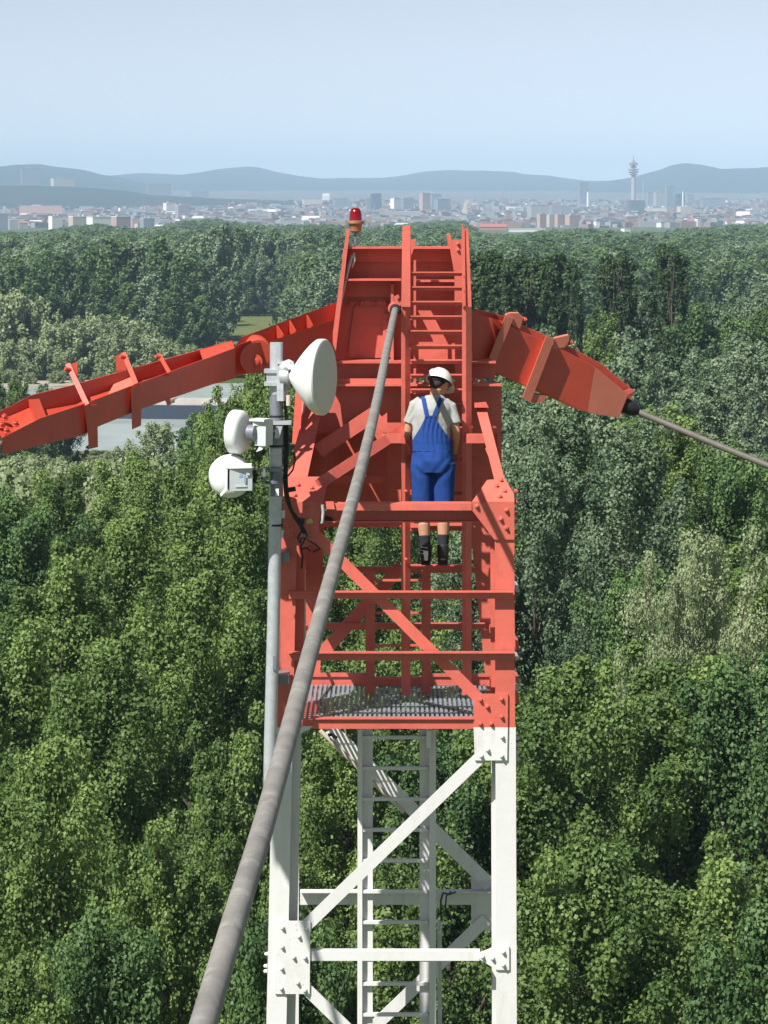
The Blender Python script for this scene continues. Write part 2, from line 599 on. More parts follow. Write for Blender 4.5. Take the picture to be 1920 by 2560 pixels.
g5 = prt('gusset_plate', MB().px([(1205, 1735), (1270, 1735), (1269.5, 1817.8), (1184, 1817.8), (1184, 1757)], YF - 0.020, 0.018))
bolts(g5, [(1201, 1749), (1218, 1766), (1254, 1747), (1254, 1791), (1201, 1809), (1228, 1809)], YF - 0.021, BOLT_R)
g6 = prt('gusset_plate', MB().px([(1184, 1818.2), (1269.5, 1818.2), (1268, 1901), (1187, 1901)], YF - 0.020, 0.018), WHITE)
bolts(g6, [(1255, 1841), (1219, 1874), (1203, 1889), (1254, 1889)], YF - 0.021, BOLT_W)
g7 = prt('gusset_plate', MB().px([(690, 2303), (776, 2303), (774, 2485), (687, 2485)], YF - 0.020, 0.018), WHITE)
bolts(g7, [(706, 2318), (747, 2340), (705, 2366), (734, 2392), (704, 2420), (744, 2456), (703, 2470), (765, 2322), (762, 2393), (762, 2475)], YF - 0.021, BOLT_W)
g8 = prt('gusset_plate', MB().px([(1196, 2383), (1240, 2366), (1273, 2366), (1273, 2425), (1243, 2425), (1196, 2397)], YF - 0.020, 0.018), WHITE)
bolts(g8, [(1206, 2391), (1231, 2395), (1258, 2379), (1258, 2411)], YF - 0.021, BOLT_W)
g9 = prt('gusset_plate', MB().px([(757, 1797), (783, 1801), (781, 1815), (755, 1815)], YF - 0.020, 0.018))
bolts(g9, [(773, 1809)], YF - 0.021, BOLT_R)
prt('gusset_plate', MB().px([(755, 1815.4), (781, 1815.4), (770, 1825), (750, 1833)], YF - 0.020, 0.018), WHITE)
g10 = prt('gusset_plate', MB().px([(1178, 2190), (1237, 2190), (1237, 2326), (1178, 2326)], YB - 0.02, 0.018), WHITE)
bolts(g10, [(1206, 2205), (1216, 2214), (1224, 2204)], YB - 0.045, BOLT_W)
# bolt heads on the outer side of the white legs
for (x, y) in ((671, 2385), (669, 2415), (669, 2428)):
    link_child(BOLT_W, 'bolt', mast, P(x - 1, y, YF + 0.10), (0, 0, -math.pi / 2))
for (y) in (1845, 1862, 1880, 1897, 2402, 2425):
    link_child(BOLT_W, 'bolt', mast, P(1288, y, YF + 0.10), (0, 0, math.pi / 2), 1.2)
for (y) in (1228, 1256, 1285, 1304, 1330):
    link_child(BOLT_R, 'bolt', mast, P(1285, y, YF + 0.08), (0, 0, math.pi / 2), 1.1)


def bar(name, a, b, wpx, Ya, Yb, m=None, th=0.02, angle=0.0, label=None):
    """flat bar or angle section between two pixel positions"""
    p0, p1 = P(a[0], a[1], Ya), P(b[0], b[1], Yb)
    w = wpx * 0.5 * (Ya + Yb) / F
    mb = MB().beam(p0, p1, w, th, (0, -1, 0), -th / 2)
    if angle:
        ax = (p1 - p0).normalized()
        cr = ax.cross(Vector((0, -1, 0))).normalized()
        if cr.z > 0:
            cr = -cr
        o = cr * (w / 2 - 0.006)
        mb.beam(p0 + o, p1 + o, 0.012, angle, (0, -1, 0), -th - angle / 2 - 0.001)
    return prt(name, mb, m, label=label)


bar('diagonal_brace', (770, 1319), (1208, 1757), 28, YF, YF, RED, 0.016, 0.09)
bar('diagonal_brace', (1206, 1888), (762, 2318), 31, YF, YF, WHITE, 0.016, 0.09)
bar('diagonal_brace', (752, 2459), (1210, 2905), 31, YF, YF, WHITE, 0.016, 0.09)
bar('diagonal_brace', (800, 1640), (1003, 1416), 32, YB - .05, YB - .05, RED, 0.016, 0.08)
bar('diagonal_brace', (826, 1823), (1226, 2214), 34, YB - .05, YB - .05, WHITE, 0.016, 0.08)
bar('diagonal_brace', (1216, 2298), (930, 2572), 32, YB - .05, YB - .05, WHITE, 0.016, 0.08)
# long horizontal members
prt('cross_beam', MB().px([(773, 2378), (1200, 2378), (1200, 2402), (773, 2402)], YF, 0.018).px([(773, 2378), (1200, 2378), (1200, 2380.5), (773, 2380.5)], YF + 0.019, 0.10), WHITE)
prt('cross_beam', MB().px([(750, 2233), (1235, 2233), (1235, 2262), (750, 2262)], YB - 0.04, 0.018).px([(750, 2230), (1235, 2230), (1235, 2232.8), (750, 2232.8)], YB - 0.14, 0.12), WHITE)
prt('cross_beam', MB().px([(781.5, 1799), (1184, 1799), (1184, 1822), (781, 1822)], YF - 0.004, 0.02).px([(781.5, 1796.2), (1184, 1796.2), (1184, 1798.8), (781.5, 1798.8)], YF - 0.03, 0.10))
prt('cross_beam', MB().px([(770, 1692), (1228, 1692), (1228, 1716), (770, 1716)], YB - 0.02, 0.02))
# knee beam: proud lit flange strip, web recessed under it
prt('knee_beam', MB().px([(828, 1259), (1179, 1259), (1179, 1276), (828, 1276)], YF - 0.03, 0.02)
    .px([(828, 1258), (1179, 1258), (1179, 1260.5), (828, 1260.5)], YF - 0.008, 0.16)
    .px([(812, 1277), (1188, 1277), (1200, 1303), (812, 1303)], YF + 0.16, 0.02)
    .px([(812, 1303.3), (1202, 1303.3), (1202, 1306.5), (812, 1306.5)], YF + 0.06, 0.14))
prt('stub_plate', MB().px([(814, 1254), (834, 1254), (837, 1273), (816, 1273)], YF - 0.055, 0.02))
prt('rear_beam', MB().px([(800, 1300), (1190, 1300), (1190, 1318), (800, 1318)], YB - 0.1, 0.05))
# guard rails: angle with the lit leg projecting to the front
for (y0, y1, x0, x1) in ((1479, 1497, 722, 1283), (1631, 1651, 720, 1286)):
    prt('guard_rail', MB().px([(x0, y0), (x1, y0), (x1, y0 + 3), (x0, y0 + 3)], YF - 0.105, 0.08).px([(x0, y0 + 3.2), (x1, y0 + 3.2), (x1, y1), (x0, y1)], YF - 0.045, 0.012))
for (y0, y1, x0, x1) in ((1419, 1432, 806, 1192), (1560, 1574, 802, 1212)):
    prt('guard_rail', MB().px([(x0, y0), (x1, y0), (x1, y1), (x0, y1)], YB - 0.06, 0.014).px([(x0, y0 - 2), (x1, y0 - 2), (x1, y0), (x0, y0)], YB - 0.1, 0.05))
for (ya, yb) in ((1488, 1426), (1641, 1567)):
    for (xa, xb) in ((706, 768), (1286, 1224)):
        a_, b_ = P(xa, ya, YF + 0.24), P(xb, yb, YB - 0.02)
        prt('side_rail', MB().beam(a_, b_, 0.05, 0.012, (1, 0, 0)))
for (ya, yb, yc) in ((1462, 1480, 1), (1600, 1626, 0), (1640, 1650, 1), (1690, 1708, 0), (1712, 1726, 1), (1730, 1760, 0)):
    prt('rail_end', MB().px([(1289, ya), (1296, ya + 3), (1299, yb), (1289, yb)], YF + 0.5, 0.3), GALV if yc else RED)

# ---- platform grating: bearing bars run front to back
zg = P(960, 1796, YF).z - 0.005
mb = MB()
xl_, xr_ = P(752, 1790, YF).x, P(1236, 1790, YF).x
x = xl_ + 0.01
while x < xr_:
    mb.box((x, 28.0, zg - 0.005), (0.023, 1.92, 0.010))
    x += 0.043
for k in range(17):
    mb.box(((xl_ + xr_) / 2, 27.10 + k * 0.115, zg - 0.014), (xr_ - xl_, 0.006, 0.006))
gr = prt('platform_grating', mb, GRATE)
gr['kind'] = 'stuff'
prt('toe_plate', MB().px([(770, 1682), (930, 1682), (930, 1692), (770, 1692)], YB - 0.04, 0.012))
prt('toe_plate', MB().px([(1077, 1684), (1228, 1684), (1228, 1692), (1077, 1692)], YB - 0.04, 0.012))
prt('frame_edge', MB().beam(P(745, 1800, YF + .1), P(765, 1700, YB), 0.06, 0.012, (1, 0, 0)))
prt('frame_edge', MB().beam(P(1240, 1800, YF + .1), P(1225, 1700, YB), 0.06, 0.012, (1, 0, 0)))

# ---- the leaning head
YH = 28.42                                     # front of head flanges
YW = 28.80                                     # recessed webs
prt('web_plate', MB().px([(858, 622), (1006, 622), (1006, 905), (836, 905)], YW, 0.02))
prt('web_plate', MB().px([(1007, 622), (1150, 622), (1178, 905), (1007, 905)], YW + 0.01, 0.02))
prt('splice_plate', MB().px([(886, 768), (968, 768), (968, 895), (868, 895)], YW - 0.03, 0.026).px([(884, 812.6), (960, 812.6), (960, 814.2), (884, 814.2)], YW - 0.034, 0.004))
bpl = prt('bolt_strip', MB().px([(872, 752), (970, 752), (970, 768), (868, 768)], YW - 0.02, 0.016))
bolts(bpl, [(880, 757), (905, 757), (935, 757), (963, 757), (893, 766)], YW - 0.021, BOLT_R, 0, 1.25)
st = prt('stiffener', MB().px([(958, 784), (976, 784), (978, 893), (956, 893)], YW - 0.06, 0.026))
bolts(st, [(966, 800), (966, 813), (966, 826)], YW - 0.061, BOLT_R, 0, 0.6)
prt('stiffener', MB().px([(977, 710), (984, 710), (984, 905), (977, 905)], YH + 0.10, 0.27))
# top beam, second beam
hb = [(870, 617, 655, 1158), (848, 697, 742, 1003), (1040, 700, 708, 1136)]
for (x0, yt_, yb_, x1) in hb:
    prt('head_beam', MB().px([(x0, yt_), (x1, yt_), (x1, yt_ + 5), (x0, yt_ + 5)], YH + 0.02, YW - YH - 0.03)
        .px([(x0, yt_ + 5.2), (x1, yt_ + 5.2), (x1, yb_), (x0, yb_)], YW - 0.05, 0.018))
# cheek plates: lit front flange and deep side plate
for (tp, bt, w0, w1) in (((866, 572), (822, 908), 9, 14), ((1118, 583), (1176, 908), 7, 9)):
    s_ = 1 if tp[0] < 1000 else 0
    prt('cheek_plate', MB().px([(tp[0], tp[1]), (tp[0] + w0, tp[1]), (bt[0] + w1, bt[1]), (bt[0], bt[1])], YH - 0.02, 0.02)
        .px([(tp[0] + 1, tp[1] + 8), (tp[0] + 4, tp[1] + 8), (bt[0] + 6, bt[1]), (bt[0] + 2, bt[1])], YH + 0.001, 0.75))
pp = prt('perforated_plate', MB().px([(1130, 600), (1157, 600), (1158, 985), (1138, 985), (1136, 660)], YH - 0.06, 0.02))
bolts(pp, [(1145, 609), (1145, 625), (1149, 772), (1150, 884)], YH - 0.061, BOLT_R, 0, 0.8)
prt('bracket_plate', MB().px([(1026, 598), (1038, 598), (1038, 612), (1028, 640)], YH - 0.06, 0.02).px([(1034, 650), (1040, 650), (1040, 985), (1034, 985)], YH - 0.03, 0.02))
# first and second cross beams under the head
prt('cross_beam', MB().px([(828, 903), (1240, 903), (1240, 908.5), (828, 908.5)], YH - 0.06, 0.34).px([(830, 908.8), (1238, 908.8), (1238, 946), (830, 946)], YH + 0.14, 0.02))
prt('cross_beam', MB().px([(826, 946.3), (1003, 946.3), (1003, 964), (826, 964)], YH + 0.02, 0.02).px([(824, 960), (1254, 960), (1254, 965.5), (824, 965.5)], YH - 0.055, 0.34))
prt('web_plate', MB().px([(795, 966), (1253, 966), (1253, 1082), (785, 1082)], YH + 0.17, 0.02))
prt('bracket_plate', MB().px([(1196, 960), (1204, 943), (1212, 960)], YH - 0.03, 0.03))
bt_ = prt('bracket_plate', MB().px([(1000, 958), (1188, 952), (1188, 960), (1000, 960)], YH - 0.0, 0.03))
bolts(bt_, [(1186, 955)], YH - 0.05, BOLT_R, 0, 1.5)
prt('side_panel', MB().px([(1240, 966), (1254, 966), (1254, 1190), (1246, 1190)], YH + 0.19, 0.5))
prt('side_panel', MB().px([(742, 930), (765, 930), (748, 1110), (730, 1110)], YH - 0.14, 0.02))
wl_ = [P(764, 925, YH - 0.12), P(766, 925, 29.9), P(752, 1262, 29.9), P(742, 1258, 27.12), P(752, 1110, 27.85)]
prt('shade_wall', MB().prism(wl_, (-0.012, 0, 0)))  # left wall of the head, brought forward so it shades the rear members
prt('shade_wall', MB().prism([P(741, 1264, 27.24), P(752, 1264, 28.98), P(748, 1470, 28.98), P(738, 1470, 27.24)], (-0.012, 0, 0)))  # added plate below it, put in to keep sun off the rear members
prt('roof_sheet', MB().prism([P(764, 925, YH + 0.2), P(838, 925, YH + 0.2), P(838, 925, 29.9) + Vector((0, 0, 0.1)), P(764, 925, 29.9) + Vector((0, 0, 0.1))], (0, 0, 0.012)))
# interior under the head: posts and rails in front of a closing sheet
prt('closing_sheet', MB().px([(760, 1050), (1252, 1050), (1240, 1262), (740, 1262)], 29.75, 0.02))
prt('interior_post', MB().px([(966, 1084), (1003, 1084), (1003, 1262), (970, 1262)], 28.95, 0.04))
prt('interior_post', MB().px([(797, 1120), (828, 1084), (828, 1200), (800, 1200)], 28.9, 0.04))
prt('interior_rail', MB().px([(828.5, 1191), (965, 1191), (965, 1209), (828.5, 1209)], 28.96, 0.04))
prt('interior_rail', MB().px([(1005, 1196), (1190, 1196), (1190, 1209), (1005, 1209)], 28.96, 0.04))
prt('interior_rail', MB().px([(1005, 1140), (1200, 1140), (1200, 1148), (1005, 1148)], 28.96, 0.04))
bar('diagonal_brace', (796, 1211), (1008, 1073), 27, 27.18, 28.16, RED, 0.016, 0.07)
bar('diagonal_brace', (795, 1128), (945, 1028), 36, 28.30, 28.38, RED, 0.03, 0.07)
kp = prt('lug_plate', MB().px([(944, 1050), (968, 1032), (968, 1072), (944, 1074)], 28.36, 0.03))
for (x0, x1) in ((955, 1003), (1166, 1229)):
    prt('ladder_arm', MB().px([(x0, 1085), (x1, 1085), (x1, 1108), (x0, 1108)], 27.98, 0.06))
# conduits on the mast
prt('conduit', MB().tube([P(881, 638, YH + .05), P(872, 668, YH + .04), P(860, 720, YH + .03), P(843, 800, YH + .03), P(824, 905, YH + .03)], 0.013, 8), GALV, smooth=True)
prt('conduit', MB().tube([P(884, 632, YH + .06), P(887, 650, YH + .06), P(880, 668, YH + .07)], 0.010, 8), GALV, smooth=True)
prt('conduit', MB().tube([P(757, 1350, YF + .42), P(759, 1500, YF + .42), P(760, 1650, YF + .42)], 0.020, 10), CONDUIT, smooth=True)
prt('conduit', MB().tube([P(1099, 2300, 28.62), P(1100, 2900, 28.62)], 0.020, 10), GALV, smooth=True)
prt('conduit', MB().tube([P(800, 1826, YB - .18), P(1010, 2030, YB - .18)], 0.022, 10), CONDUIT, smooth=True)
prt('cable_tie', MB().tube([P(820, 1838, YB - .22), P(830, 1836, YB - .22), P(842, 1846, YB - .22)], 0.017, 8), BLACK, smooth=True)
prt('loose_cable', MB().tube([P(1103, 2302, 28.6), P(1102, 2250, 28.58), P(1108, 2232, 28.55), P(1122, 2236, 28.5), P(1140, 2230, 28.5)], 0.009, 6)
    .tube([P(1112, 2290, 28.6), P(1116, 2240, 28.58), P(1128, 2228, 28.55)], 0.007, 6), BLACK, smooth=True)

# ------------------------------------------------------------------ ladders
YA = 28.42


def ladder_low():
    t = thing('access_ladder', 'lower ladder, white below the platform and red where it comes through it', 'ladder', P(988, 2560, YA) - Vector((0, 0, 38)))
    for (xa, xb, m, y0, y1, s) in ((914, 937, RED, 1428, 1735, 1), (1054, 1077, RED, 1428, 1735, -1)):
        mb = MB().px([(xa, y0), (xb, y0), (xb, y1), (xa, y1)], YA, 0.012)
        mb.px([(xa, y0), (xa + 4, y0), (xa + 4, y1), (xa, y1)], YA + 0.0125, 0.06)
        prt('stringer', mb, m, t)
    for (q, s) in (((894, 906, 932, 885, 899, 929), 1), ((1090, 1073, 1049, 1090, 1073, 1046), -1)):
        mb = MB()
        a, b, c, a2, b2, c2 = q
        y0, y1 = 1824, 11130
        k = (y1 - 1824) / 736.0
        f = lambda u, u2: u + (u2 - u) * min(k, 1.0)
        mb.px([(a, y0), (b, y0), (f(b, b2), y1), (f(a, a2), y1)], YA - 0.05, 0.012)
        mb.px([(b, y0), (c, y0), (f(c, c2), y1), (f(b, b2), y1)], YA + 0.012, 0.012)
        mb.px([(b - s * 3, y0), (b, y0), (f(b, b2), y1), (f(b, b2) - s * 3, y1)], YA - 0.037, 0.048)
        prt('stringer', mb, WHITE, t)
    for y in (1451, 1533, 1614, 1696):
        prt('rung', MB().px([(937, y - 2.5), (1054, y - 2.5), (1054, y + 2.5), (937, y + 2.5)], YA - 0.01, 0.03), RED, t)
    y = 1845.0
    while y < 2800:
        prt('rung', MB().px([(906, y - 4.5), (1070, y - 4.5), (1070, y + 3.5), (906, y + 3.5)], YA - 0.038, 0.045), WHITE, t)
        y += 77.0
    prt('junction_box', MB().px([(1066, 1827), (1078, 1827), (1078, 1870), (1066, 1870)], YA - 0.09, 0.035), PLASTIC, t)


def ladder_high():
    Y0 = 28.10
    t = thing('access_ladder', 'upper red ladder that the worker stands on, reaching above the mast head', 'ladder', P(1090, 1738, Y0))
    for (x0, x1, xt0, xt1) in ((1003, 1026, 1008, 1031), (1155, 1179, 1156, 1180)):
        pts = []
        mb = MB()
        for (y, sx) in ((765, 0), (1738, 0)):
            pts.append([P(x0, y, Y0), P(x0 + 10, y, Y0 + 0.004), P(x1, y, Y0 + 0.055), P(x1 - 4, y, Y0 + 0.08), P(x0, y, Y0 + 0.08)])
        a, b = pts
        n = 5
        mb.add(a + b, [tuple(range(n)), tuple(range(2 * n - 1, n - 1, -1))] + [((i + 1) % n, i, n + i, n + (i + 1) % n) for i in range(n)])
        prt('stringer', mb, RED, t)
        # grab rail extension above
        if x0 < 1100:
            prt('grab_rail', MB().px([(1006, 566), (1026, 563), (1026, 767), (1003, 767)], Y0 - 0.02, 0.012).px([(1023, 563), (1026.5, 563), (1027, 764), (1023, 764)], Y0 - 0.007, 0.10), RED, t)
        else:
            prt('grab_rail', MB().px([(1164, 570), (1171, 570), (1179, 767), (1170, 767)], Y0 - 0.02, 0.012).px([(1154, 560), (1158, 560), (1160, 767), (1156, 767)], Y0 - 0.02, 0.012)
                .px([(1158, 572), (1164, 572), (1171, 767), (1160, 767)], Y0 + 0.03, 0.012), RED, t)
    ys_ = [681 + 36.6 * i for i in range(9)] + [1010, 1056, 1142, 1228, 1318, 1414]
    for y in ys_:
        prt('rung', MB().px([(1026, y - 1.5), (1155, y - 1.5), (1155, y + 1.5), (1026, y + 1.5)], Y0 - 0.0, 0.07)
            .px([(1026, y + 1.6), (1155, y + 1.6), (1155, y + 9), (1026, y + 9)], Y0 + 0.05, 0.012), RED, t)
    for y in (1095, 1140, 1228, 1398):
        link_child(BOLT_R, 'bolt', t, P(1014, y, Y0 - 0.002), (0, 0, 0.5), 0.8)


ladder_low()
ladder_high()

# ------------------------------------------------------------------ ropes
def rope(name, pts, r, label, loc, m=None):
    t = thing(name, label, 'steel rope', loc)
    prt('strand', MB().tube(pts, r, 20), m or ROPE, t, smooth=True)
    return t


yy = [775, 860, 1000, 1150, 1300, 1500, 1700, 1900, 2100, 2300, 2545, 2800, 3100]
xx = [988, 970, 943, 908, 868, 812, 757, 704, 648, 586, 513, 436, 342]
pts = []
for x_, y_ in zip(xx, yy):
    iy = 1 / 28.05 + (y_ - 775) / (2520 - 775.0) * (1 / 6.85 - 1 / 28.05)
    pts.append(P(x_, y_, 1 / iy))
# smooth resample
pts2 = []
for i in range(len(pts) - 1):
    for k in range(6):
        t = k / 6
        p0 = pts[max(i - 1, 0)]
        p1, p2 = pts[i], pts[i + 1]
        p3 = pts[min(i + 2, len(pts) - 1)]
        pts2.append(0.5 * ((2 * p1) + (p2 - p0) * t + (2 * p0 - 5 * p1 + 4 * p2 - p3) * t * t + (-p0 + 3 * p1 - 3 * p2 + p3) * t ** 3))
pts2.append(pts[-1])
rp = rope('stay_rope', pts2, 0.0315, 'thick grey steel rope running from the mast head towards the viewer', pts[0])
s0 = P(990, 764, 28.1)
dr = (pts2[3] - pts2[0]).normalized()
prt('sleeve', MB().lathe([(0.040, -0.10), (0.050, -0.09), (0.050, 0.05), (0.042, 0.06)], pts2[0], dr, 20), BLACK, rp, smooth=True)
prt('socket', MB().lathe([(0.030, -0.26), (0.062, -0.22), (0.070, -0.12), (0.058, -0.09)], pts2[0], dr, 20), RED, rp, smooth=True)
prt('anchor_lug', MB().px([(985, 742), (993, 738), (1004, 752), (1004, 764), (986, 764)], 28.12, 0.10).px([(990, 740), (996, 736), (999, 744), (993, 748)], 28.10, 0.05), RED, rp)

# ------------------------------------------------------------------ left saddle arm (boom)
def YBm(x):
    return 17.38 / (0.597 - (x - 960) / 7700.0)          # straight in plan


NEAR = [(4, 1095), (100, 1046), (200, 1013), (352, 956), (427, 929), (587, 870), (587, 946), (531, 961), (434, 994), (352, 1023), (244, 1067), (207, 1088), (7, 1136)]


def off(x):
    t = min(1.0, max(0.0, (587 - x) / 487.0))
    return (lerp(-6, -21, t), lerp(-18, -58, t), 0.26)


def farp(x, y):
    dx, dy, dd = off(x)
    return P(x + dx, y + dy, YBm(x) + dd)


def nearp(x, y, d=0.0):
    return P(x, y, YBm(x) + d)


tb = thing('anchor_boom', 'orange red channel shaped anchor boom with strap clamps at left of the mast', 'boom', P(835, 830, 28.3))
prt('side_plate', MB().prism([nearp(*q) for q in NEAR], (0.004, 0.022, 0.004)), REDO, tb)
prt('side_plate', MB().prism([farp(*q) for q in NEAR], (0.004, 0.022, 0.004)), REDO, tb)
bot = [(7, 1134), (207, 1086), (244, 1065), (352, 1021), (434, 992), (531, 959), (580, 946)]
mb = MB()
a = [nearp(x_, y_ - 34, 0.024) for x_, y_ in bot]
b = [farp(x_, y_ - 30) for x_, y_ in bot]
n = len(bot)
dn = Vector((0, 0.0, -0.015))
mb.add(a + b + [p + dn for p in a] + [p + dn for p in b],
       [(i, i + 1, n + i + 1, n + i) for i in range(n - 1)] + [(2 * n + i + 1, 2 * n + i, 3 * n + i, 3 * n + i + 1) for i in range(n - 1)])
fl = prt('floor_plate', mb, REDO, tb)
mb = MB()
q = [nearp(508, 898.5, 0.024), nearp(586, 870, 0.024), farp(586, 871), farp(508, 900)]
mb.prism(q, (0, 0.003, -0.02))
prt('cover_plate', mb, REDO, tb)
mb = MB().prism([nearp(262, 1000, 0.03), nearp(345, 962, 0.03), farp(350, 975), farp(300, 1000)], (0, 0.003, -0.012))
prt('inner_gusset', mb, REDF, tb)
mb = MB().prism([nearp(10, 1105, 0.03), nearp(112, 1052, 0.03), farp(115, 1065), farp(12, 1110)], (0, 0.003, -0.012))
ip = prt('inner_gusset', mb, REDO, tb)
for (x_, y_, f_) in ((25, 1092, .65), (14, 1100, .45), (44, 1082, .2), (20, 1096, .15)):
    pp_ = nearp(x_, y_).lerp(farp(x_, y_), f_)
    link_child(BOLT_O, 'bolt', ip, pp_ + Vector((0, 0, 0.02)), (-1.2, 0, 0), 1.35)
prt('cross_bar', MB().prism([nearp(90, 1050, 0.03), nearp(118, 1046, 0.03), farp(118, 1052), farp(92, 1056)], (0, .003, -0.05)), REDO, tb)
# strap clamps


def strap(near, hook, leg, wid, m=REDO):
    a, b = near
    p0, p1 = nearp(a[0], a[1], -0.02), P(b[0], b[1], YBm(a[0]) + 0.28)
    mb = MB().beam(p0, p1, wid * 0.0033, 0.03, (0, -1, 0.4))
    prt('strap_clamp', mb.prism([P(x_, y_, YBm(a[0]) + 0.27) for x_, y_ in hook], (0, 0.03, 0))
        .prism([nearp(x_, y_, -0.045) for x_, y_ in leg], (0, 0.04, 0))
        .lathe([(0.016, 0), (0.016, 0.05)], p1.lerp(p0, 0.12) + Vector((0.0, -0.02, 0.0)), (-0.7, -0.6, 0.2), 8), m, tb)


strap(((218, 1014), (170, 912)), [(170, 913), (193, 904), (194, 948), (184, 950)], [(210, 1014), (242, 1012), (244, 1118), (222, 1123), (220, 1092)], 13)
strap(((341, 962), (309, 884)), [(289, 890), (308, 883), (318, 890), (318, 924), (290, 928)], [(327, 968), (354, 961), (352, 1064), (330, 1074)], 12)
strap(((424, 934), (398, 888)), [(392, 891), (402, 886), (404, 900), (396, 903)], [(418, 934), (430, 930), (434, 936), (420, 941)], 10)
prt('drain_stub', MB().prism([nearp(x_, y_, -0.01) for x_, y_ in ((413, 1001), (425, 997), (428, 1011), (418, 1014))], (0, 0.05, 0)), REDO, tb)
# clevis arm fixed to the mast


def arc(cx, cy, r, a0, a1, n=9, ky=1.0):
    return [(cx + r * math.cos(math.radians(lerp(a0, a1, i / (n - 1)))), cy - ky * r * math.sin(math.radians(lerp(a0, a1, i / (n - 1))))) for i in range(n)]


CN = arc(640, 897, 40, 250, 100, 12) + [(675, 853), (832, 800), (832, 890), (760, 904), (665, 931)]
prt('clevis_plate', MB().prism([nearp(x_, y_, -0.025) for x_, y_ in CN], (0, 0.022, 0)), REDO, tb)
CF = arc(630, 878, 42, 240, 105, 12) + [(688, 812), (840, 756), (840, 850), (680, 905)]
prt('clevis_plate', MB().prism([nearp(x_, y_, 0.25) for x_, y_ in CF], (0, 0.022, 0)), REDO, tb)
for (a_, b_) in (((692, 813), (708, 838)), ((724, 801), (739, 828)), ((767, 787), (781, 814))):
    mb = MB().prism([nearp(b_[0] - 1.5, b_[1], 0.0), nearp(b_[0] + 2.5, b_[1], 0.0), nearp(a_[0] + 2.5, a_[1], .25), nearp(a_[0] - 1.5, a_[1], .25)], (0, 0, -0.10))
    prt('clevis_rib', mb, REDO, tb)
prt('clevis_floor', MB().prism([nearp(690, 905, 0), nearp(830, 868, 0), nearp(836, 838, 0.25), nearp(690, 885, .25)], (0, 0, -0.02)), REDO, tb)
c0 = nearp(644, 884, 0.03)
c1 = nearp(637, 872, 0.24)
ax = (c1 - c0)
prt('eye_lug', MB().lathe([(0.125, 0.0), (0.132, 0.01), (0.132, ax.length - .01), (0.125, ax.length)], c0, ax, 36), REDO, tb, smooth=True)
prt('tongue_plate', MB().prism([nearp(x_, y_, 0.09) for x_, y_ in ((560, 880), (600, 860), (640, 846), (676, 868), (676, 900), (640, 928), (560, 950))], (0, 0.09, 0)), REDO, tb)
prt('pin_head', MB().lathe([(0.060, 0), (0.060, 0.010), (0.034, 0.012), (0.034, 0.028), (0.022, 0.032)], nearp(639, 903, -0.026), (0.02, -1, -0.1), 24), REDO, tb, smooth=True)
lr = rope('stay_rope', [nearp(10, 1110, 0.12), P(-60, 1134, 23.7), P(-260, 1202, 22.6)], 0.0315, 'grey steel rope leaving the far end of the left anchor boom', nearp(10, 1110, .12))

# ------------------------------------------------------------------ right saddle arm
def YR(x):
    return 28.7 + 1.15 * (x - 1175) / 405.0


RN = [(1170, 780), (1251, 801), (1299, 826), (1364, 854), (1410, 876), (1487, 918), (1570, 987), (1547, 1044), (1490, 1036), (1429, 1018), (1315, 967), (1254, 940), (1180, 905)]


def rp_(x, y, d=0.0):
    return P(x, y, YR(x) + d)


tr = thing('anchor_boom', 'red boxed anchor boom with two clamps pointing down to the right of the mast', 'boom', P(1180, 850, 28.7))
body = [q for q in RN if q[0] <= 1490 and q != (1487, 918) and q != (1490, 1036)]
prt('side_plate', MB().prism([rp_(*q) for q in [(1170, 780), (1251, 801), (1299, 826), (1364, 854), (1410, 876), (1486, 917.5), (1468, 1030), (1429, 1018), (1315, 967), (1254, 940), (1180, 905)]], (0.004, 0.022, 0)), REDO, tr)
prt('end_plate', MB().prism([rp_(*q) for q in [(1486.5, 918), (1570, 987), (1547, 1044), (1490, 1036), (1468.5, 1030)]], (0.004, 0.022, 0)), REDF, tr)
prt('side_plate', MB().prism([rp_(x_ + 15, y_ - 9, 0.28) for x_, y_ in RN], (0.004, 0.022, 0)), REDO, tr)
prt('floor_plate', MB().prism([rp_(1190, 895, .024), rp_(1315, 955, .024), rp_(1429, 1005, .024), rp_(1540, 1030, .024), rp_(1555, 1022, .28), rp_(1444, 996, .28), rp_(1330, 946, .28), rp_(1205, 886, .28)], (0, 0, -0.015)), REDO, tr)
prt('end_lip', MB().prism([rp_(1558, 978, .0), rp_(1571, 987, .0), rp_(1588, 977, .28), rp_(1574, 969, .28)], (0, 0, -0.02)), REDO, tr)
for (strip, blk, low) in (([(1264, 789), (1284, 795), (1240, 903), (1222, 896)], [(1262, 788), (1275, 783), (1296, 783), (1308, 795), (1300, 822), (1284, 816)], None),
                          ([(1366, 840), (1387, 847), (1326, 1007), (1306, 995)], [(1386, 846), (1404, 842), (1421, 838), (1423, 852), (1412, 868), (1380, 874)], [(1328, 985), (1366, 990), (1360, 1006), (1330, 1008)])):
    mb = MB().prism([rp_(x_, y_, -0.09) for x_, y_ in strip], (0, 0.085, 0))
    mb.prism([rp_(x_, y_, -0.004) for x_, y_ in blk], (0.01, 0.32, 0))
    if low:
        mb.prism([rp_(x_, y_, -0.07) for x_, y_ in low], (0, 0.3, 0))
    prt('strap_clamp', mb, REDF, tr)
    bx, by = blk[3]
    link_child(BOLT_O, 'bolt', tr, rp_(bx - 2, by + 4, 0.05), (0, 0, 1.2), 1.4)
e0, e1, e2 = P(1553, 1008, YR(1553) + .12), P(1594, 1029, 29.95), P(1960, 1180, 29.0)
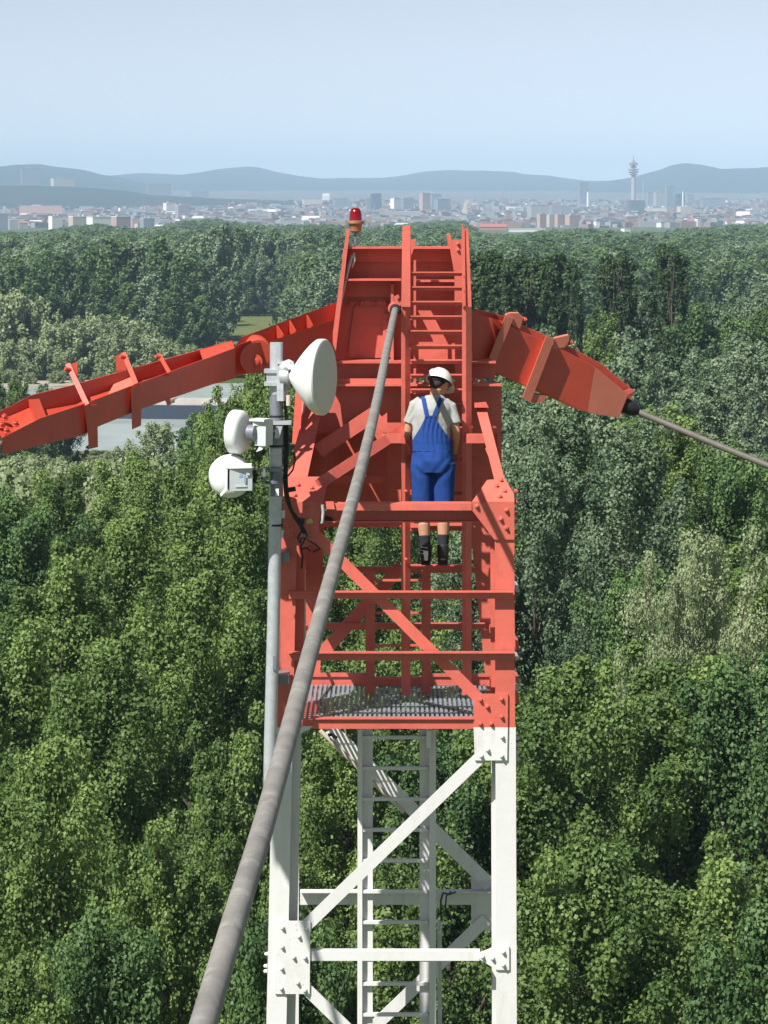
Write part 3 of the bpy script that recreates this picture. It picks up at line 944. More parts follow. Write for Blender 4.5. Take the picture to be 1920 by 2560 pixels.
rr_ = rope('stay_rope', [e1, e1.lerp(e2, .25) - Vector((0, 0, .004)), e1.lerp(e2, .5) - Vector((0, 0, .006)), e1.lerp(e2, .75) - Vector((0, 0, .004)), e2, e2 + (e2 - e1) * 2.0],
           0.0315, 'dark grey steel rope slanting down from the right anchor boom over the trees', e1, ROPED)
prt('sleeve', MB().lathe([(0.06, 0.0), (0.075, 0.02), (0.072, 0.14), (0.045, 0.19)], e0, e1 - e0, 24), BLACK, rr_, smooth=True)

# ------------------------------------------------------------------ pole and antennas
YP = 26.62
pole = thing('antenna_pole', 'slim galvanised pole clamped to the left mast leg, carrying three dishes', 'pole', P(676, 1990, YP))
prt('tube', MB().tube([P(691, 856, YP), P(688, 1300, YP), P(684, 1550, YP), P(676, 1850, YP), P(672, 2030, YP)], 0.056, 24), GALV, pole, smooth=True)
prt('sleeve', MB().tube([P(690.5, 985, YP), P(690, 1120, YP)], 0.0585, 24), GALVD, pole, smooth=True)  # dark sleeve; its tone also stands in for shade on the pole
prt('sleeve', MB().tube([P(690, 1165, YP), P(689.3, 1240, YP)], 0.0585, 24), GALVD, pole, smooth=True)  # second dark sleeve, pole shade put into its grey as well
for y_ in (1038, 1112, 1310):
    prt('tape_band', MB().tube([P(690, y_, YP), P(690, y_ + 5, YP)], 0.060, 24), BLACK, pole, smooth=True)
for y_ in (1382, 1688):
    prt('leg_clamp', MB().px([(672, y_), (722, y_), (722, y_ + 22), (672, y_ + 22)], YP + 0.06, 0.29), GALVD, pole)
prt('name_plate', MB().px([(683, 1640), (691, 1640), (690, 1675), (682, 1675)], YP - 0.066, 0.01), GALVD, pole)


def frame(ax):
    ax = Vector(ax).normalized()
    up = Vector((0, 0, 1))
    up = (up - ax * up.dot(ax)).normalized()
    return Matrix((ax, ax.cross(up) * -1, up)).transposed()      # columns: axis, side, up


# big drum-and-cone dish pointing right
ctr = P(809, 943, 26.45)
ax = Vector((0.95, -0.31, 0.0)).normalized()
big = thing('dish_antenna', 'large white cone shaped dish turned to the right, top of the pole', 'antenna', ctr)
prt('reflector', MB().lathe([(0.045, -0.30), (0.065, -0.285), (0.085, -0.27), (0.17, -0.205), (0.24, -0.145), (0.29, -0.095), (0.318, -0.06), (0.328, -0.045), (0.330, 0.0), (0.320, 0.012)], ctr, ax, 56), PLASTIC, big, smooth=True)
prt('radome', MB().lathe([(0.318, 0.0125), (0.30, 0.020), (0.2, 0.030), (0.1, 0.036), (0.004, 0.038)], ctr, ax, 56), RADOME, big, smooth=True)
hub = ctr - ax * 0.33
prt('hub', MB().lathe([(0.055, -0.06), (0.075, -0.05), (0.075, 0.02), (0.055, 0.03)], hub, ax, 24), GALV, big, smooth=True)
Mx = frame(ax)
prt('bracket', MB().box(hub - ax * 0.05 + Vector((0, 0, -0.06)), (0.06, 0.10, 0.30), Mx).box(hub - ax * 0.02 + Vector((0, 0, 0.12)), (0.13, 0.09, 0.025), Mx), GALV, big)
prt('feed_cap', MB().lathe([(0.045, -0.05), (0.045, 0.05)], hub + Vector((-0.01, -0.02, 0.09)), (0.5, -0.6, 0.3), 20), PLASTIC, big, smooth=True)
for y_ in (928, 960):
    prt('pole_clamp', MB().px([(660, y_ - 4), (706, y_ - 4), (706, y_ + 5), (660, y_ + 5)], YP - 0.09, 0.18), GALV, big)
prt('clamp_block', MB().px([(666, 932), (704, 932), (704, 956), (666, 956)], YP - 0.075, 0.15), GALV, big)
prt('mount_arm', MB().beam(P(690, 965, YP + .02), hub + Vector((0, 0, -0.1)), 0.05, 0.05), GALV, big)
prt('gland', MB().tube([hub + Vector((0.01, -0.02, -0.16)), hub + Vector((0.01, -0.02, -0.25))], 0.022, 10), CONDUIT, big, smooth=True)

# small drum dish pointing left and away
ctr = P(590, 1080, 26.45)
ax = Vector((-0.93, 0.37, 0.02)).normalized()
mid = thing('dish_antenna', 'small white drum dish seen edge on, pointing left', 'antenna', ctr)
prt('drum', MB().lathe([(0.05, -0.085), (0.13, -0.082), (0.172, -0.070), (0.187, -0.052), (0.19, -0.036), (0.19, 0.012), (0.193, 0.014), (0.193, 0.022), (0.188, 0.030), (0.10, 0.040), (0.01, 0.043)], ctr, ax, 56), PLASTIC, mid, smooth=True)
hub = ctr - ax * 0.16
prt('hub', MB().lathe([(0.05, -0.04), (0.075, -0.03), (0.07, 0.04), (0.05, 0.05)], hub, ax, 24), GALVD, mid, smooth=True)
Mx = frame(ax)
bc = P(660, 1081, 26.42)
prt('radio_unit', MB().box(bc, (0.10, 0.155, 0.22), Mx).box(bc + Vector((-0.03, -0.02, 0.11)), (0.14, 0.16, 0.02), Mx), BOXG, mid)
prt('sun_shield', MB().prism([P(648, 1116, 26.36), P(662, 1104, 26.36), P(656, 1124, 26.36), P(640, 1130, 26.36)], (0, 0.10, 0)), PLASTIC, mid)
prt('bracket', MB().beam(hub, bc + Vector((-0.02, 0, 0.05)), 0.06, 0.06).box(hub + Vector((0.05, 0, 0.08)), (0.1, 0.08, 0.03)), PLASTIC, mid)
prt('pole_clamp', MB().px([(672, 1053), (728, 1053), (728, 1062), (672, 1062)], YP - 0.09, 0.17).px([(690, 1066), (706, 1066), (698, 1096), (686, 1096)], YP - 0.10, 0.03), GALV, mid)

# lowest dish with a radio box on its back
ctr = P(577, 1192, 26.40)
ax = Vector((-0.22, 0.97, 0.05)).normalized()
low = thing('dish_antenna', 'round white dish with a grey radio box on its back, lowest on the pole', 'antenna', ctr)
prt('drum', MB().lathe([(0.06, -0.062), (0.12, -0.056), (0.165, -0.036), (0.182, -0.014), (0.185, 0.0), (0.185, 0.04), (0.188, 0.042), (0.188, 0.052), (0.17, 0.06), (0.01, 0.075)], ctr, ax, 56), PLASTIC, low, smooth=True)
Mx = frame(ax)
bc = P(600, 1196, 26.24)
ru = prt('radio_unit', MB().box(bc, (0.10, 0.195, 0.20), Mx), BOXG, low)
fr = bc - ax * 0.052
sd = Mx.col[1]
for (u, v, w_, h_, m_) in ((-0.04, 0.05, 0.05, 0.012, STICK), (-0.04, 0.02, 0.05, 0.012, STICK), (0.035, 0.0, 0.018, 0.06, STICKB), (0.0, 0.03, 0.03, 0.03, STICKB), (0.06, 0.045, 0.03, 0.02, STICK), (0.0, -0.06, 0.10, 0.014, STICK), (-0.05, -0.03, 0.025, 0.02, STICK)):
    prt('type_plate', MB().box(fr + Vector((u, 0, v)), (0.003, w_, h_), Mx), m_, ru)
prt('sun_shield', MB().px([(563, 1164), (628, 1162), (630, 1170), (565, 1172)], 26.16, 0.16).px([(561, 1172), (569, 1170), (568, 1225), (552, 1242), (550, 1236), (562, 1222)], 26.16, 0.10), PLASTIC, low)
prt('bracket', MB().px([(628, 1176), (656, 1172), (656, 1180), (628, 1184)], 26.35, 0.1).px([(632, 1184), (646, 1184), (640, 1208), (630, 1206)], 26.4, 0.06), BLACK, low)
prt('pole_clamp', MB().lathe([(0.075, -0.018), (0.075, 0.018)], P(680, 1175, YP - 0.03), (0, 0.1, 1), 20).lathe([(0.07, -0.014), (0.07, 0.014)], P(680, 1206, YP - 0.03), (0, 0.1, 1), 20)
    .px([(656, 1172), (664, 1172), (664, 1210), (656, 1210)], YP - 0.12, 0.1), GALVD, low, smooth=True)

# black jumper cables along the pole
cb = thing('cable_bundle', 'black antenna cables looping between the pole and the left gusset', 'cables', P(730, 1330, 26.8))
for k in range(7):
    o_ = R.uniform(-5, 5)
    y0 = R.choice([985, 1000, 1060, 1110, 1200])
    pth = [P(712 + o_ * .5, y0, 26.62), P(716 + o_, (y0 + 1200) / 2, 26.66), P(714 + o_, 1205, 26.68), P(722 + o_ * 1.5, 1260 + 2 * o_, 26.80), P(738 + o_, 1292, 26.86), P(755 + o_, 1318, 26.86), P(764 + 2 * o_, 1345, 26.80 + .02 * o_)]
    q_ = []
    for i in range(len(pth) - 1):
        for s_ in range(5):
            t_ = s_ / 5
            p0, p1, p2, p3 = pth[max(i - 1, 0)], pth[i], pth[i + 1], pth[min(i + 2, len(pth) - 1)]
            q_.append(0.5 * ((2 * p1) + (p2 - p0) * t_ + (2 * p0 - 5 * p1 + 4 * p2 - p3) * t_ * t_ + (-p0 + 3 * p1 - 3 * p2 + p3) * t_ ** 3))
    q_.append(pth[-1])
    prt('cable', MB().tube(q_, R.uniform(0.007, 0.012), 8), BLACK, cb, smooth=True)
for pth in ([P(733, 1128, 26.9), P(738, 1150, 26.85), P(732, 1175, 26.8), P(720, 1190, 26.75)], [P(752, 1330, 26.9), P(744, 1345, 26.88), P(750, 1358, 26.85), P(756, 1335, 26.85)],
            [P(764, 1345, 26.8), P(752, 1365, 26.85), P(757, 1390, 26.95), P(754, 1420, 27.1)], [P(770, 1350, 26.85), P(790, 1362, 26.9), P(800, 1372, 27), P(782, 1380, 27)],
            [P(752, 1372, 26.85), P(768, 1370, 26.85), P(776, 1378, 26.9)]):
    prt('cable', MB().tube(pth, 0.008, 8), BLACK, cb, smooth=True)
prt('gland', MB().px([(713, 1221), (738, 1217), (740, 1228), (716, 1232)], 26.78, 0.05).px([(742, 1294), (762, 1298), (760, 1312), (746, 1310)], 26.86, 0.06), BLACK, cb)
for q_, y_ in (([(703, 1278), (712, 1276), (712, 1295), (704, 1296)], 26.74), ([(701, 1328), (709, 1326), (708, 1344), (700, 1344)], 26.74), ([(689, 1222), (697, 1222), (697, 1240), (689, 1240)], 26.54)):
    prt('cable_clip', MB().px(q_, y_, 0.03), PLASTIC, cb)
prt('steel_hook', MB().tube([P(806, 1262, 26.9), P(808, 1280, 26.9), P(806, 1300, 26.9), P(804, 1308, 26.9)], 0.014, 10), GALV, cb, smooth=True)
prt('yellow_tag', MB().px([(766, 1300), (778, 1296), (784, 1306), (768, 1310)], 26.92, 0.01), YEL, cb)
prt('dark_fitting', MB().px([(812, 1290), (832, 1296), (826, 1308), (812, 1306)], 27.1, 0.05), BLACK, cb)

# ------------------------------------------------------------------ obstruction light
ol = thing('obstruction_light', 'red glass warning lamp on a short stem at the mast top', 'lamp', P(889, 614, 28.55))
base = P(889, 614, 28.55)
k = 28.55 / F


def hz_(y):
    return (614 - y) * k


prt('stem', MB().tube([base, base + Vector((0, 0, hz_(578)))], 0.011, 10), GALVD, ol, smooth=True)
prt('lamp_base', MB().lathe([(0.03, hz_(582)), (0.052, hz_(578)), (0.060, hz_(562)), (0.066, hz_(560)), (0.080, hz_(559)), (0.080, hz_(553)), (0.064, hz_(552))], base, (0, 0, 1), 28), BRONZE, ol, smooth=True)
for s_ in (-1, 1):
    prt('wing_bolt', MB().box(base + Vector((s_ * 0.083, -0.02, hz_(557))), (0.02, 0.02, 0.05)), GALVD, ol)
prt('lens', MB().lathe([(0.060, hz_(551.8)), (0.059, hz_(543)), (0.053, hz_(532)), (0.045, hz_(525)), (0.028, hz_(521)), (0.005, hz_(520))], base, (0, 0, 1), 28), LENS, ol, smooth=True)
# ------------------------------------------------------------------ the worker (seen from behind, climbing)
PO = P(1080, 1413, 27.86)                      # sole level


def remeshed(mb, name, m, parent, voxel, smooth_it=2, wr=0.0, wscale=(9, 9, 9), seed=0.0, fold=None):
    o = mb.build(name, m, None)
    md = o.modifiers.new('r', 'REMESH')
    md.mode = 'VOXEL'
    md.voxel_size = voxel
    if smooth_it:
        ms = o.modifiers.new('s', 'SMOOTH')
        ms.factor = 0.5
        ms.iterations = smooth_it
    dg = bpy.context.evaluated_depsgraph_get()
    me = bpy.data.meshes.new_from_object(o.evaluated_get(dg))
    me.name = name
    if wr:
        nrm = [v.normal.copy() for v in me.vertices]
        for v, n in zip(me.vertices, nrm):
            c = v.co
            d = mnoise.fractal(Vector((c.x * wscale[0] + seed, c.y * wscale[1], c.z * wscale[2])), 1.0, 2.0, 3) * wr
            if fold:
                d += fold(c)
            v.co = c + n * d
    for p in me.polygons:
        p.use_smooth = True
    if not me.materials:
        me.materials.append(m)
    old = o.data
    bpy.data.objects.remove(o)
    bpy.data.meshes.remove(old)
    ob = bpy.data.objects.new(name, me)
    C.objects.link(ob)
    ob.parent = parent
    ORG[ob.name] = ORG[parent.name]
    return ob


def rings(mb, secs, n=28):
    """secs: (cx, cy, cz, rx, ry) stacked ellipses, closed"""
    vs, fs = [], []
    for (cx, cy, cz, rx, ry) in secs:
        for k in range(n):
            a = 2 * math.pi * k / n
            vs.append((cx + rx * math.cos(a), cy + ry * math.sin(a), cz))
    for i in range(len(secs) - 1):
        for k in range(n):
            k2 = (k + 1) % n
            fs.append((i * n + k, i * n + k2, (i + 1) * n + k2, (i + 1) * n + k))
    fs.append(tuple(range(n - 1, -1, -1)))
    fs.append(tuple(range((len(secs) - 1) * n, len(secs) * n)))
    mb.add(vs, fs)


def ball(mb, c, r, n=14, M=None):
    c = Vector(c)
    vs, fs = [], []
    rx, ry, rz = r if hasattr(r, '__len__') else (r, r, r)
    for i in range(1, n):
        th = math.pi * i / n
        for k in range(2 * n):
            a = math.pi * k / n
            p = Vector((rx * math.sin(th) * math.cos(a), ry * math.sin(th) * math.sin(a), rz * math.cos(th)))
            vs.append(c + (M @ p if M else p))
    for i in range(n - 2):
        for k in range(2 * n):
            k2 = (k + 1) % (2 * n)
            fs.append((i * 2 * n + k, i * 2 * n + k2, (i + 1) * 2 * n + k2, (i + 1) * 2 * n + k))
    top = len(vs)
    vs.append(c + (M @ Vector((0, 0, rz)) if M else Vector((0, 0, rz))))
    vs.append(c + (M @ Vector((0, 0, -rz)) if M else Vector((0, 0, -rz))))
    for k in range(2 * n):
        k2 = (k + 1) % (2 * n)
        fs.append((top, k2, k))
        fs.append((top + 1, (n - 2) * 2 * n + k, (n - 2) * 2 * n + k2))
    mb.add(vs, fs)


person = thing('person', 'worker with white helmet and blue bib overalls climbing the red ladder, back turned', 'person', PO)

# joints in local metres (x right, y away, z up)
HL, HR = Vector((-0.085, 0.0, 0.93)), Vector((0.105, 0.0, 0.93))
KL, KR = Vector((-0.085, 0.045, 0.49)), Vector((0.105, 0.06, 0.50))
AL, AR = Vector((-0.055, -0.01, 0.09)), Vector((0.100, -0.01, 0.09))
SL, SR = Vector((-0.155, 0.01, 1.455)), Vector((0.168, 0.01, 1.440))
EL, ER = Vector((-0.218, 0.05, 1.225)), Vector((0.218, -0.02, 1.215))
WL, WR = Vector((-0.228, 0.21, 1.150)), Vector((0.205, 0.165, 1.030))
HEAD = Vector((0.075, 0.035, 1.675))
fwd = Vector((0.50, 0.75, -0.44)).normalized()
upv = Vector((0.16, 0.30, 0.94))
upv = (upv - fwd * upv.dot(fwd)).normalized()
rgt = fwd.cross(upv)
HM = Matrix((rgt, fwd, upv)).transposed()


def H(x, y, z):
    return HEAD + HM @ Vector((x, y, z))


mb = MB()
ball(mb, HEAD, (0.076, 0.096, 0.112), 14, HM)
ball(mb, H(0, 0.035, -0.065), (0.056, 0.062, 0.055), 10, HM)          # jaw
mb.tube([H(0, 0.088, 0.015), H(0, 0.106, -0.015), H(0, 0.114, -0.030)], [0.009, 0.013, 0.014], 8)   # nose
for s in (-1, 1):
    ball(mb, H(s * 0.078, -0.005, -0.012), (0.010, 0.020, 0.032), 7, HM)   # ears
    ball(mb, H(s * 0.032, 0.083, 0.012), (0.014, 0.012, 0.010), 6, HM)     # eye region
ball(mb, H(0, 0.088, -0.062), (0.026, 0.014, 0.010), 6, HM)               # mouth
mb.tube([(0.015, 0.0, 1.44), (0.035, 0.005, 1.53), tuple(H(0, -0.03, -0.08))], [0.070, 0.058, 0.056], 14)
rings(mb, [(0, 0, 0.86, 0.155, 0.10), (0, 0, 1.0, 0.155, 0.105), (0, 0, 1.15, 0.145, 0.10), (0, 0, 1.33, 0.16, 0.11), (0, 0, 1.43, 0.165, 0.10), (0.01, 0, 1.49, 0.12, 0.07)])
for (h, k, a) in ((HL, KL, AL), (HR, KR, AR)):
    mb.tube([h, h.lerp(k, 0.5), k, k.lerp(a, 0.3) + Vector((0, -0.025, 0)), a.lerp(k, 0.35), a, a - Vector((0, 0, 0.04))], [0.085, 0.075, 0.055, 0.058, 0.046, 0.036, 0.036], 14)
    mb.tube([a - Vector((0, 0.02, 0.045)), a + Vector((0, 0.16, -0.06))], [0.036, 0.03], 10)
for (s, e, w) in ((SL, EL, WL), (SR, ER, WR)):
    mb.tube([s, s.lerp(e, 0.5), e, e.lerp(w, 0.3), e.lerp(w, 0.75), w], [0.052, 0.046, 0.039, 0.041, 0.030, 0.027], 12)


def hand(w, d, palm_n, thumb):
    """fist round a bar: w wrist, d direction to knuckles, palm_n palm normal"""
    d, pn = d.normalized(), palm_n.normalized()
    sd = d.cross(pn).normalized()
    mb.tube([w, w + d * 0.045, w + d * 0.085], [0.027, 0.032, 0.030], 10, 0.75)
    for i, (ln, o) in enumerate(((0.034, -0.030), (0.039, -0.010), (0.037, 0.010), (0.029, 0.028))):
        k0 = w + d * 0.080 + sd * o
        k1 = k0 + d * ln * 0.8 + pn * 0.012
        k2 = k1 + pn * ln * 0.9 - d * 0.004
        k3 = k2 - d * ln * 0.7 + pn * 0.004
        mb.tube([k0 - d * 0.015, k0, k1, k2, k3], [0.010, 0.0105, 0.010, 0.009, 0.008], 8)
    t0 = w + d * 0.025 + sd * (-0.024 * thumb)
    mb.tube([t0, t0 + d * 0.028 + sd * (-0.022 * thumb) + pn * 0.014, t0 + d * 0.052 + sd * (-0.012 * thumb) + pn * 0.036], [0.013, 0.0115, 0.009], 8)


hand(WR, Vector((-0.05, 0.75, -0.45)), Vector((0.0, -0.45, -0.85)), 1)
hand(WL, Vector((-0.05, 0.8, 0.2)), Vector((0.6, 0.2, -0.7)), -1)
remeshed(mb, 'body', SKIN, person, 0.0065, 2)

# hair below the helmet
mb = MB()
ball(mb, H(0, -0.016, 0.012), (0.080, 0.090, 0.104), 14, HM)
ball(mb, H(0, -0.060, -0.045), (0.066, 0.045, 0.058), 10, HM)
remeshed(mb, 'hair', HAIR, person, 0.008, 2, 0.004, (40, 40, 40))

# T-shirt
mb = MB()
rings(mb, [(-0.005, 0.0, 1.00, 0.172, 0.118), (-0.005, -0.002, 1.12, 0.170, 0.118), (0.0, -0.006, 1.25, 0.176, 0.124), (0.004, -0.010, 1.36, 0.180, 0.130), (0.006, -0.010, 1.42, 0.178, 0.124),
           (0.008, -0.004, 1.475, 0.158, 0.105), (0.012, 0.0, 1.515, 0.112, 0.085), (0.02, 0.0, 1.550, 0.074, 0.070)])
for (s, e) in ((SL, EL), (SR, ER)):
    d = (e - s).normalized()
    L = (e - s).length
    mb.tube([s - d * 0.03 + Vector((0.05 if s.x < 0 else -0.05, 0, 0.012)), s, s + d * 0.07, s + d * L * 0.70], [0.050, 0.058, 0.061, 0.066], 18)


def shirt_fold(c):
    f = 0.0
    f += 0.005 * math.sin(c.x * 62 + math.sin(c.z * 9) * 2.2 + 1.5 * c.z) * max(0.0, min(1.0, (1.42 - c.z) * 4))
    if abs(c.x) > 0.16:
        f += 0.002 * math.sin((c.z + abs(c.x) * 1.6) * 70)
    return f


remeshed(mb, 'shirt', SHIRT, person, 0.0085, 3, 0.005, (7, 7, 5), 2.0, shirt_fold)

# overalls: trousers to below the knee
mb = MB()
rings(mb, [(0.005, 0.0, 0.84, 0.185, 0.130), (0.005, -0.010, 0.95, 0.192, 0.144), (0.003, -0.010, 1.03, 0.188, 0.138), (0.0, -0.004, 1.10, 0.182, 0.131), (-0.002, 0.0, 1.15, 0.178, 0.128)])
for (h, k, a, sx) in ((HL, KL, AL, -1), (HR, KR, AR, 1)):
    q = k.lerp(a, 0.26)
    mb.tube([h + Vector((0, -0.015, 0.0)), h.lerp(k, 0.3) + Vector((sx * 0.006, -0.02, 0)), h.lerp(k, 0.75) + Vector((sx * .004, -0.01, 0)), k + Vector((0, -0.01, 0)), q],
            [0.104, 0.101, 0.094, 0.090, 0.086], 20)
ball(mb, (-0.075, -0.06, 0.92), (0.085, 0.075, 0.11), 10)
ball(mb, (0.09, -0.06, 0.92), (0.085, 0.075, 0.11), 10)


def trouser_fold(c):
    f = 0.0032 * math.sin(c.x * 34 + c.z * 17 + 2.5 * math.sin(c.z * 6)) + 0.003 * math.sin(c.z * 44 - abs(c.x) * 60) * max(0.0, 1 - abs(c.z - 0.86) * 7)
    f += 0.0025 * math.sin(c.x * 90 + c.z * 14) * max(0.0, min(1.0, (c.z - 0.86) * 5))
    return f


ov = remeshed(mb, 'overalls', BLUE, person, 0.0085, 3, 0.008, (5, 5, 2), 5.0, trouser_fold)


def back_y(x, z, o):
    zz = [0.95, 1.03, 1.10, 1.15, 1.25, 1.36, 1.43, 1.49, 1.53, 1.56]
    rx = np.interp(z, zz, [.192, .188, .182, .180, .178, .182, .180, .160, .114, .076])
    ry = np.interp(z, zz, [.144, .138, .131, .129, .128, .134, .128, .109, .088, .073])
    cy = np.interp(z, zz, [-.012, -.010, -.004, -.003, -.006, -.010, -.010, -.004, 0, 0])
    t = max(0.02, 1 - (x / rx) ** 2)
    return cy - ry * math.sqrt(t) - o


def strip(name, centre, n, nz, parent, o=0.010, th=0.008, fold=0.0):
    """cloth lying on the back: centre(t) gives (x_left, x_right, z)"""
    vs, fs = [], []
    for side in (0, 1):
        for j in range(nz):
            xl, xr, z = centre(j / (nz - 1))
            for i in range(n):
                x = lerp(xl, xr, i / (n - 1))
                w = fold * math.sin(x * 150 + 3 * math.sin(z * 12)) if fold else 0
                vs.append((x + PO.x, back_y(x, z, (o + w) * max(0.15, min(1.0, (z - 1.03) / 0.10)) if side == 0 else (o - th) * (1 if z > 1.14 else -1)) + PO.y, z + PO.z))
    m = n * nz
    for j in range(nz - 1):
        for i in range(n - 1):
            a = j * n + i
            fs.append((a, a + 1, a + n + 1, a + n))
            fs.append((m + a + n, m + a + n + 1, m + a + 1, m + a))
    for i in range(n - 1):
        fs.append((i + 1, i, m + i, m + i + 1))
        b = (nz - 1) * n + i
        fs.append((b, b + 1, m + b + 1, m + b))
    for j in range(nz - 1):
        a = j * n
        fs.append((a, a + n, m + a + n, m + a))
        b = a + n - 1
        fs.append((b + n, b, m + b, m + b + n))
    return MB().add(vs, fs).build(name, BLUE, parent, smooth=True)


def bib(t):
    z = lerp(1.04, 1.352, t)
    hw = np.interp(z, [1.04, 1.12, 1.16, 1.20, 1.26, 1.32, 1.352], [0.178, 0.176, 0.160, 0.132, 0.092, 0.060, 0.046])
    c = lerp(0.0, -0.018, t)
    return (c - hw, c + hw, z)


strip('bib', bib, 40, 30, person, 0.014, 0.012, 0.0035)
strip('bib_hem', lambda t: (-0.068, 0.030, lerp(1.347, 1.362, t)), 10, 4, person, 0.017, 0.012)


def strap_l(t):
    z = lerp(1.345, 1.535, t)
    x = lerp(-0.045, -0.085, t ** 0.9)
    return (x - 0.019, x + 0.017, z)


def strap_r(t):
    z = lerp(1.345, 1.525, t)
    x = lerp(0.012, 0.085, t ** 1.1)
    return (x - 0.019, x + 0.019, z)


strip('shoulder_strap', strap_l, 6, 20, person, 0.013, 0.010)
strip('shoulder_strap', strap_r, 6, 20, person, 0.013, 0.010)

# helmet: shell, brim and peak on the turned head
hc = H(0, -0.010, -0.004)
prof = []
vs, fs = [], []
NU, NV = 40, 14
for j in range(NV + 1):
    t = j / NV
    th = t * math.pi / 2
    for k in range(NU):
        a = 2 * math.pi * k / NU
        ridge = 0.004 * math.exp(-(math.cos(a) * 5) ** 2) * math.sin(th)
        r = math.cos(th) if j < NV else 0.001
        p = Vector((0.110 * r * math.cos(a), 0.134 * r * math.sin(a), 0.122 * math.sin(th) + ridge))
        vs.append(PO + hc + HM @ p)
for j in range(NV):
    for k in range(NU):
        k2 = (k + 1) % NU
        fs.append((j * NU + k, j * NU + k2, (j + 1) * NU + k2, (j + 1) * NU + k))
# brim
o0 = len(vs)
for ring in range(3):
    for k in range(NU):
        a = 2 * math.pi * k / NU
        fr_ = max(0.0, math.sin(a))
        ext = 0.010 + 0.052 * fr_ ** 3
        e = (0.0, ext, ext)[ring]
        dz = (-0.004, -0.010 - 0.014 * fr_ ** 2, -0.016 - 0.014 * fr_ ** 2)[ring]
        p = Vector(((0.110 + e) * math.cos(a), (0.134 + e) * math.sin(a), dz))
        vs.append(PO + hc + HM @ p)
for k in range(NU):
    k2 = (k + 1) % NU
    fs.append((k2, k, o0 + k, o0 + k2))
    for ring in range(2):
        fs.append((o0 + ring * NU + k2, o0 + ring * NU + k, o0 + (ring + 1) * NU + k, o0 + (ring + 1) * NU + k2))
hm = MB().add(vs, fs).build('helmet', HELM, person, smooth=True)
sp = hc + HM @ Vector((-0.056, -0.092, 0.066))
prt('round_sticker', MB().lathe([(0.022, 0.0), (0.022, 0.004), (0.020, 0.005)], PO + sp, HM @ Vector((-0.42, -0.72, 0.5)), 20), PLASTIC, hm)
# harness strap and sweatband under the brim
mb = MB()
vs = []
band = [PO + hc + HM @ Vector((0.086 * math.cos(a), 0.103 * math.sin(a), -0.010 - 0.02 * max(0, -math.sin(a)))) for a in [math.pi * (0.95 + 1.1 * i / 20) for i in range(21)]]
prt('sweatband', MB().tube(band, 0.009, 8), BLACK, hm, smooth=True)
prt('chin_strap', MB().tube([PO + H(-0.085, -0.03, -0.01), PO + H(-0.070, -0.02, -0.08), PO + H(-0.03, 0.03, -0.115)], 0.006, 6), BLACK, hm, smooth=True)

# socks and boots
for (a, k) in ((AL, KL), (AR, KR)):
    mb = MB()
    mb.tube([a + Vector((0, 0, -0.01)), a.lerp(k, 0.25), a.lerp(k, 0.46) + Vector((0, -0.008, 0))], [0.047, 0.047, 0.055], 18)
    remeshed(mb, 'sock', SOCK, person, 0.008, 1, 0.003, (25, 25, 25))
    mb = MB()
    mb.tube([a + Vector((0, -0.005, 0.10)), a + Vector((0, -0.004, 0.04)), a + Vector((0, 0.0, -0.02))], [0.054, 0.054, 0.052], 18)
    mb.tube([a + Vector((0, -0.025, -0.045)), a + Vector((0, 0.07, -0.04)), a + Vector((0, 0.16, -0.052)), a + Vector((0, 0.215, -0.058))], [0.044, 0.050, 0.044, 0.030], 16)
    mb.box((a.x, 0.075, 0.014), (0.088, 0.27, 0.026))
    bt = remeshed(mb, 'boot', BOOT, person, 0.008, 1)
    prt('heel_tab', MB().px([(1080 + a.x * 276 - 7, 1380), (1080 + a.x * 276 + 6, 1380), (1080 + a.x * 276 + 4, 1403), (1080 + a.x * 276 - 3, 1403)], 27.86 - 0.085, 0.02), PLASTIC, bt) if a.x < 0 else None
    for i in range(3):
        prt('boot_lace', MB().tube([PO + a + Vector((-0.045, -0.045, 0.08 - i * 0.03)), PO + a + Vector((-0.02, -0.056, 0.075 - i * 0.03)), PO + a + Vector((0.015, -0.056, 0.07 - i * .03))], 0.003, 5), PLASTIC, bt) if a.x < 0 else None

person.rotation_euler = (-0.07, 0, 0)
# ------------------------------------------------------------------ the far city
def cmat(name, col, rough=0.8):
    return mat(name, col, rough, 0.2, objrand=0.12)


CM = {'white': cmat('white_render', (0.72, 0.71, 0.68)), 'cream': cmat('cream_render', (0.48, 0.43, 0.36)), 'grey': cmat('grey_concrete', (0.30, 0.30, 0.30)),
      'pink': cmat('pink_render', (0.42, 0.28, 0.24)), 'dark': cmat('dark_glass_facade', (0.08, 0.10, 0.13), 0.3), 'slate': cmat('slate_cladding', (0.20, 0.23, 0.27)),
      'red': cmat('red_brick_tiles', (0.38, 0.13, 0.09)), 'metal': cmat('pale_sheet_roof', (0.66, 0.68, 0.70), 0.4), 'brown': cmat('brown_tiles', (0.24, 0.15, 0.11))}


def solve_Y(ybase):
    """distance at which the land is seen at pixel row ybase"""
    lo, hi = 900.0, 15000.0
    for _ in range(40):
        m_ = 0.5 * (lo + hi)
        g_ = P(960, ybase, m_).z - ground_z(m_)
        if g_ > 0:
            lo = m_
        else:
            hi = m_
    return lo


_mesh_cache = {}


def unit_box(m):
    if m not in _mesh_cache:
        o = MB().box((0, 0, 0.5), (1, 1, 1)).build('unit_wall', CM[m])
        _mesh_cache[m] = o.data
        bpy.data.objects.remove(o)
    return _mesh_cache[m]


